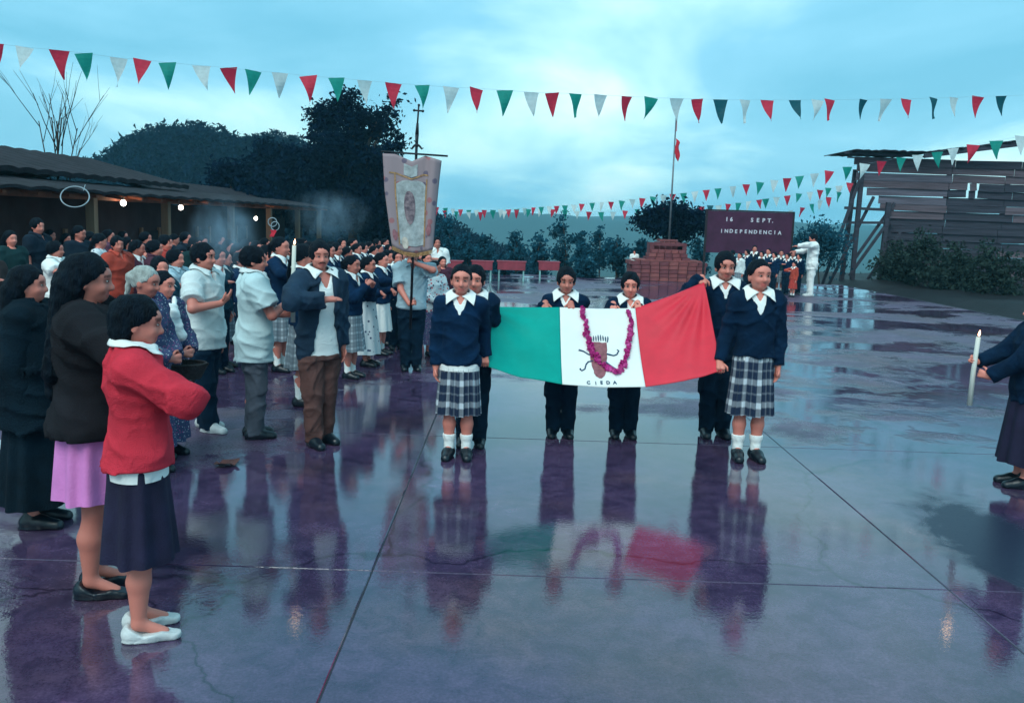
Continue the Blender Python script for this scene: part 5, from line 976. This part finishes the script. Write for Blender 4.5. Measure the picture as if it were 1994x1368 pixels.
# ------------------------------------------------------------------ the crowd: four builds, copied and dressed differently
CH = .0105; PROTO = {}
TOPS = dict(navy=NAVY, dark=M('dark_cloth', (.002, .012, .026), .9), red=M('brick_red_shirt', (.42, .045, .035), .85), rose=M('dusty_rose_blouse', (.14, .05, .085), .85), white=WHITE, offw=DUSKW, blue=PALEB, teal=M('dark_teal_sweater', (.003, .040, .065), .9), maroon=M('maroon_sweater', (.06, .015, .032), .9), brown=M('brown_shirt', (.045, .030, .030), .9), orange=M('orange_red_shirt', (.42, .055, .035), .85), floral=FLOR, spot=DOTW, green=M('dark_green_blouse', (.004, .030, .034), .9))
BOTS = dict(dark=DARKT, grey=GREYT, greysk=GREYSK, plaid=PLAID, pattern=PATT, brown=BROWNT, white=WHITE, red=TOPS['red'])
SPEC = {
 'girl': dict(pose=SALUTE, g=.95, hs=1.0, top=dict(m=NAVY, v=.765, hem=.51), under=dict(m=WHITE, v=.80), collar=WC, bottom=dict(k='skirt', m=GREYSK, z0=.24, flare=.035), socks=dict(m=WHITE, z=.2), shoes=dict(m=SHOEB), hair=dict(k='tied', m=HAIR)),
 'boy': dict(pose=SALUTE, g=.95, hs=1.0, top=dict(m=NAVY, v=.765, hem=.51), under=dict(m=WHITE, v=.80), collar=WC, bottom=dict(k='trousers', m=DARKT), shoes=dict(m=SHOEB), hair=dict(k='short', m=HAIR)),
 'woman': dict(pose=arm(DOWN, r=((.05, .15, .60), (.7, -.4, -.8), (-.8, .5, .1), (-.3, -.6, 0), .5)), hs=.93, g=1.03, top=dict(m=TOPS['rose'], hem=.46, off=.016, name='sweater'), bottom=dict(k='skirt', m=PATT, z0=.13, flare=.04), shoes=dict(m=SHOEB), hair=dict(k='long', m=HAIR)),
 'man': dict(pose=SALUTE, hs=.93, g=1.03, top=dict(m=TOPS['red'], hem=.45, off=.018, sleeve='short', v=.80, name='sweater'), collar=dict(m=WHITE, tip=.03), bottom=dict(k='trousers', m=DARKT), shoes=dict(m=SHOEB), hair=dict(k='short', m=HAIR))}
SPEC['girl_b'] = dict(SPEC['girl'], pose=DOWN, head=(22, -6), hair=dict(k='braid', m=HAIR)); SPEC['boy_b'] = dict(SPEC['boy'], pose=DOWN, head=(-24, 2))
SPEC['woman_b'] = dict(SPEC['woman'], pose=CLASP, head=(26, -10), hair=dict(k='braid', m=HAIR)); SPEC['man_b'] = dict(SPEC['man'], pose=DOWN, head=(-20, -4), g=1.12)
H0 = dict(girl=1.42, boy=1.42, woman=1.55, man=1.62); VAR = dict(girl=0, boy=0, woman=0, man=0)
def member(kind, loc, H, heading, label, top='navy', bot=None, group=None, collar=None):
    bot = bot or dict(girl='greysk', boy='dark', woman='pattern', man='dark')[kind]
    sw = {'sweater': TOPS[top], 'skirt': BOTS[bot], 'trousers': BOTS[bot]}
    base = kind; VAR[kind] += 1; kind = kind if (VAR[kind]*5) % 8 < 5 else kind+'_b'; H0[kind] = H0[base]
    if collar: sw['collar'] = TOPS[collar]
    if kind not in PROTO:
        r, _ = person('person', label, loc, heading, H0[kind], h=CH, fine=False, group=group, **SPEC[kind]); PROTO[kind] = r; r.scale = (H/H0[kind],)*3
        for c in list(r.children_recursive):
            k = c.name.split('.')[0]
            if k in sw: c.material_slots[0].link = 'OBJECT'; c.material_slots[0].material = sw[k]
        return r
    return clone(PROTO[kind], loc, heading, H/H0[kind], label, sw, group)
ORD = ['first', 'second', 'third', 'fourth', 'fifth', 'sixth', 'seventh', 'eighth', 'ninth', 'tenth', 'eleventh', 'twelfth', 'thirteenth', 'fourteenth', 'fifteenth', 'sixteenth']
rc_ = random.Random(9)
# students between the men at the front (foot x, foot y, head top)
for kind, fx, fy, hy, hd_, lab in (('girl', 437, 716, 487, -5, 'schoolgirl in grey checked skirt seen between the white-shirted man and the candle bearer'), ('girl', 548, 722, 462, -12, 'tall schoolgirl with white collar directly right of the tall candle'), ('girl', 590, 788, 476, 0, 'schoolgirl mostly hidden behind the moustached man, white socks showing'), ('boy', 522, 705, 478, -8, 'schoolboy in white collar peeking out behind the candle'), ('boy', 470, 690, 492, -8, 'schoolboy behind the shoulder of the candle bearer')):
    loc, H = stand2(fx, fy, hy); member(kind, loc, H, hd_, lab, group='uniformed students on the left')
# the front row going back to the banner
FR = [(742, 690, 492, 'girl'), (754, 672, 487, 'boy'), (764, 655, 486, 'girl'), (772, 640, 484, 'boy'), (779, 627, 484, 'girl'), (785, 616, 483, 'boy')]
for i, (fx, fy, hy, k) in enumerate(FR):
    loc, H = stand2(fx, fy, hy); member(k, loc, H, -15+rc_.uniform(-8, 8), 'student in navy sweater, %s behind the spotted-dress girl in the front row towards the banner' % ORD[i], bot='white' if i == 0 else None, group='front row of students')
# second and third rows, heads over the front row
R2 = [570, 604, 640, 658, 676, 694, 710, 726, 741, 755, 768]
for i, x in enumerate(R2):
    Y = 11.5+i*.95; loc, H = stand(x+rc_.uniform(-3, 3), 474+rc_.uniform(-4, 8)+(i > 6)*4, Y); member('girl' if i % 3 else 'boy', loc, H, -15+rc_.uniform(-10, 10), 'white-collared student, %s from the moustached man in the second row' % ORD[i], group='second row of students')
R3 = [585, 622, 650, 668, 688, 704, 720, 734, 748]
for i, x in enumerate(R3):
    Y = 14.0+i*1.0; loc, H = stand(x+rc_.uniform(-3, 3), 468+rc_.uniform(-4, 6), Y); member('boy' if i % 2 else 'girl', loc, H, -15+rc_.uniform(-10, 10), 'student in the rearmost row, %s counting rightwards from the moustached man' % ORD[i], top=('navy', 'navy', 'teal', 'navy', 'red', 'navy', 'navy', 'maroon', 'navy')[i], group='third row of students')
# onlookers at left, in front of the porch: x, head top, distance
BG = [(72, 425, 13, 'man', 'dark', 'onlooker in dark shirt against the brown wall at the far left'),
 (108, 470, 10.5, 'man', 'white', 'onlooker in white shirt with head bowed near the left edge'),
 (152, 440, 13.5, 'woman', 'dark', 'dark-dressed woman under the left porch post, tallest of her group'),
 (176, 452, 14, 'woman', 'dark', 'woman in dark clothes just right of the left porch post'),
 (192, 455, 12.5, 'woman', 'spot', 'woman in white spotted blouse below the left bulb'),
 (228, 460, 11.5, 'man', 'orange', 'man in orange-red shirt behind the grey-haired woman'),
 (212, 448, 15, 'woman', 'rose', 'woman in dusty rose far back under the left bulb'),
 (248, 462, 13.5, 'woman', 'teal', 'woman in dark teal blouse right of the orange-shirted man'),
 (266, 468, 12, 'girl', 'rose', 'girl in dusty pink top standing between the orange and the red shirts'),
 (284, 452, 14.5, 'man', 'dark', 'dark figure with a pale cap-like highlight in mid crowd under the porch'),
 (302, 468, 11.2, 'man', 'maroon', 'man in maroon shirt left of the bright red shirt'),
 (322, 458, 12.2, 'man', 'red', 'man in bright red shirt with bent arm under the middle bulb'),
 (342, 486, 9.5, 'man', 'blue', 'man in pale blue shirt behind the scarf woman'),
 (312, 500, 8.2, 'boy', 'teal', 'boy in teal sweater just behind the scarf woman'),
 (362, 452, 15, 'man', 'dark', 'dark man before the pale porch pillar'),
 (378, 462, 13, 'woman', 'green', 'woman in dark green right of the pale porch pillar'),
 (395, 460, 14.5, 'woman', 'rose', 'woman in rose blouse above the white-shirted man'),
 (408, 474, 11.5, 'man', 'red', 'man in red shirt partly veiled by smoke'),
 (424, 482, 10.2, 'boy', 'teal', 'boy in teal sweater behind the white-shirted man'),
 (446, 468, 13.5, 'woman', 'teal', 'woman in dark teal blouse in the smoke'),
 (462, 474, 12.5, 'woman', 'dark', 'dark-dressed woman between smoke and candle'),
 (480, 466, 14.5, 'man', 'brown', 'man in brown shirt below the rightmost bulb'),
 (500, 470, 13.2, 'woman', 'maroon', 'woman in maroon left of the candle flame'),
 (516, 464, 16, 'man', 'dark', 'dark man far back beyond the candle flame'),
 (560, 470, 13, 'woman', 'red', 'woman in red right of the tall schoolgirl'),
 (98, 448, 16, 'woman', 'dark', 'dark-dressed woman far back by the adobe wall'),
 (130, 455, 15, 'woman', 'maroon', 'woman in maroon far back left of the porch post'),
 (338, 456, 16.5, 'woman', 'dark', 'dark-dressed woman far back between the middle bulb and the pillar'),
 (240, 450, 17, 'man', 'brown', 'man in brown far back below the left bulb'),
 (430, 458, 17, 'man', 'dark', 'dark man far back inside the smoke'),
 (545, 462, 18, 'woman', 'brown', 'woman in brown far back right of the ring ornament'),
 (590, 464, 18.5, 'man', 'dark', 'dark man farthest back above the student rows'),
 (20, 450, 12, 'woman', 'green', 'woman in dark green at the outermost left'),
 (-30, 470, 9, 'man', 'brown', 'man in brown shirt cut by the left picture edge')]
for x, hy, Y, k, tp, lab in BG:
    loc, H = stand(x, hy, Y); member(k, loc, H, rc_.uniform(-35, 15), lab, tp, rc_.choice(('dark', 'grey')) if k in ('man', 'boy') else None, 'onlookers in front of the porch', collar=tp if k == 'man' else None)
# beside and behind the banner
for x, hy, Y, k, tp, lab in ((851, 462, 16.5, 'man', 'white', 'person in a white shirt behind the lower right corner of the banner'), (846, 508, 12.0, 'woman', 'floral', 'woman in large floral print between the banner bearer and the girl'), (832, 492, 14.0, 'girl', 'navy', 'student half hidden right behind the banner bearer'), (862, 500, 14.5, 'woman', 'maroon', 'woman in maroon half hidden behind the head of the left girl'), (775, 488, 12.5, 'boy', 'navy', 'student at the left shoulder of the banner bearer')):
    loc, H = stand(x, hy, Y); member(k, loc, H, -60+rc_.uniform(-15, 15), lab, tp, None, 'people around the banner', collar='white' if k == 'man' else None)
# the group below the maroon sign
RG = [(1426, 487, 26.4), (1441, 492, 25.6), (1455, 486, 26.6), (1470, 478, 27.0), (1484, 489, 26.2), (1497, 484, 26.8), (1509, 491, 25.9), (1522, 487, 26.7), (1534, 493, 25.8), (1545, 489, 26.9), (1557, 494, 26.3)]
for i, (x, hy, Y) in enumerate(RG):
    loc, H = stand(x, hy, Y); member('girl' if i % 2 else 'boy', loc, H, -120+rc_.uniform(-25, 25), 'white-collared child below the maroon sign, %s from the left' % ORD[i], ('navy', 'offw', 'navy', 'dark', 'navy', 'teal', 'navy', 'green', 'navy', 'dark', 'navy')[i], None, 'children gathered below the sign')
loc, H = stand(1547, 510, 25.0); member('girl', loc, H, -150, 'child in orange-red dress next to the person in white', 'orange', 'red', 'children gathered below the sign')
loc, H = stand(1236, 487, 31.5); member('man', loc, H, -90, 'person in white shirt just left of the brick monument', 'white', 'grey', collar='white')
# fallen leaf on the wet concrete
p = gr(442, 906); lf = MB(); lf.sheet([[(u*.10*(1-(v*2-1)**2)**.5, (v-.5)*.16, .012+.02*abs(u)+.01*math.sin(v*6)) for u in (-1, -.5, 0, .5, 1)] for v in np.linspace(.02, .98, 9)]); o = lf.build('fallen_leaf', M('wet_brown_leaf', (.10, .035, .03), .4, .3, 20), None, True); o.location = (p[0], p[1], 0); o.rotation_euler = (0, 0, R(60)); tag(o, 'dry reddish leaf lying on the wet concrete before the men', 'leaf')

# ------------------------------------------------------------------ air
HAZE_D = .0007
m = bpy.data.materials.new('haze_air'); m.use_nodes = True; t = m.node_tree; t.nodes.clear(); oo = t.nodes.new('ShaderNodeOutputMaterial'); pv = t.nodes.new('ShaderNodeVolumePrincipled'); pv.inputs['Color'].default_value = (.32, .80, 1, 1); pv.inputs['Density'].default_value = HAZE_D; pv.inputs['Anisotropy'].default_value = .1; t.links.new(pv.outputs[0], oo.inputs['Volume'])
o = MB().box((-430, -62, -48), (430, 985, 24)).build('haze', m); tag(o, 'thin blue haze lying over the whole valley', 'haze', None, 'stuff')
# incense smoke drifting above the men
def smoke(label, c, r, dens, seed):
    m = bpy.data.materials.new('incense_smoke'); m.use_nodes = True; t = m.node_tree; t.nodes.clear(); nn = t.nodes.new; lk = t.links.new
    oo = nn('ShaderNodeOutputMaterial'); pv = nn('ShaderNodeVolumePrincipled'); pv.inputs['Color'].default_value = (.55, .78, 1, 1); lk(pv.outputs[0], oo.inputs['Volume'])
    co = nn('ShaderNodeTexCoord'); ln = nn('ShaderNodeVectorMath'); ln.operation = 'LENGTH'; dv = nn('ShaderNodeVectorMath'); dv.operation = 'DIVIDE'; dv.inputs[1].default_value = tuple(r); lk(co.outputs['Object'], dv.inputs[0]); lk(dv.outputs[0], ln.inputs[0])
    mr = nn('ShaderNodeMapRange'); mr.inputs[1].default_value = .25; mr.inputs[2].default_value = .95; mr.inputs[3].default_value = 1; mr.inputs[4].default_value = 0; lk(ln.outputs['Value'], mr.inputs[0])
    mpn = nn('ShaderNodeMapping'); mpn.inputs['Location'].default_value = (seed, seed*2, 0); mpn.inputs['Scale'].default_value = (1, 1, .6); lk(co.outputs['Object'], mpn.inputs[0])
    nz = nn('ShaderNodeTexNoise'); nz.inputs['Scale'].default_value = 5; nz.inputs['Detail'].default_value = 4; nz.inputs['Distortion'].default_value = 1.2; lk(mpn.outputs[0], nz.inputs[0])
    m2 = nn('ShaderNodeMapRange'); m2.inputs[1].default_value = .42; m2.inputs[2].default_value = .68; m2.inputs[3].default_value = 0; m2.inputs[4].default_value = dens; lk(nz.outputs[0], m2.inputs[0])
    mu = nn('ShaderNodeMath'); mu.operation = 'MULTIPLY'; lk(mr.outputs[0], mu.inputs[0]); lk(m2.outputs[0], mu.inputs[1]); lk(mu.outputs[0], pv.inputs['Density'])
    o = MB().ball((0, 0, 0), r, 16, 10).build('smoke', m, None, True); o.location = c; tag(o, label, 'smoke', None, 'stuff')
smoke('bluish incense smoke hanging over the white-shirted man', tuple(at(435, 462, 8.3)), (.36, .40, .42), 3.2, 1.)
smoke('thin incense smoke drifting above the moustached man', tuple(at(640, 418, 9.6)), (.50, .40, .30), 1.6, 4.)
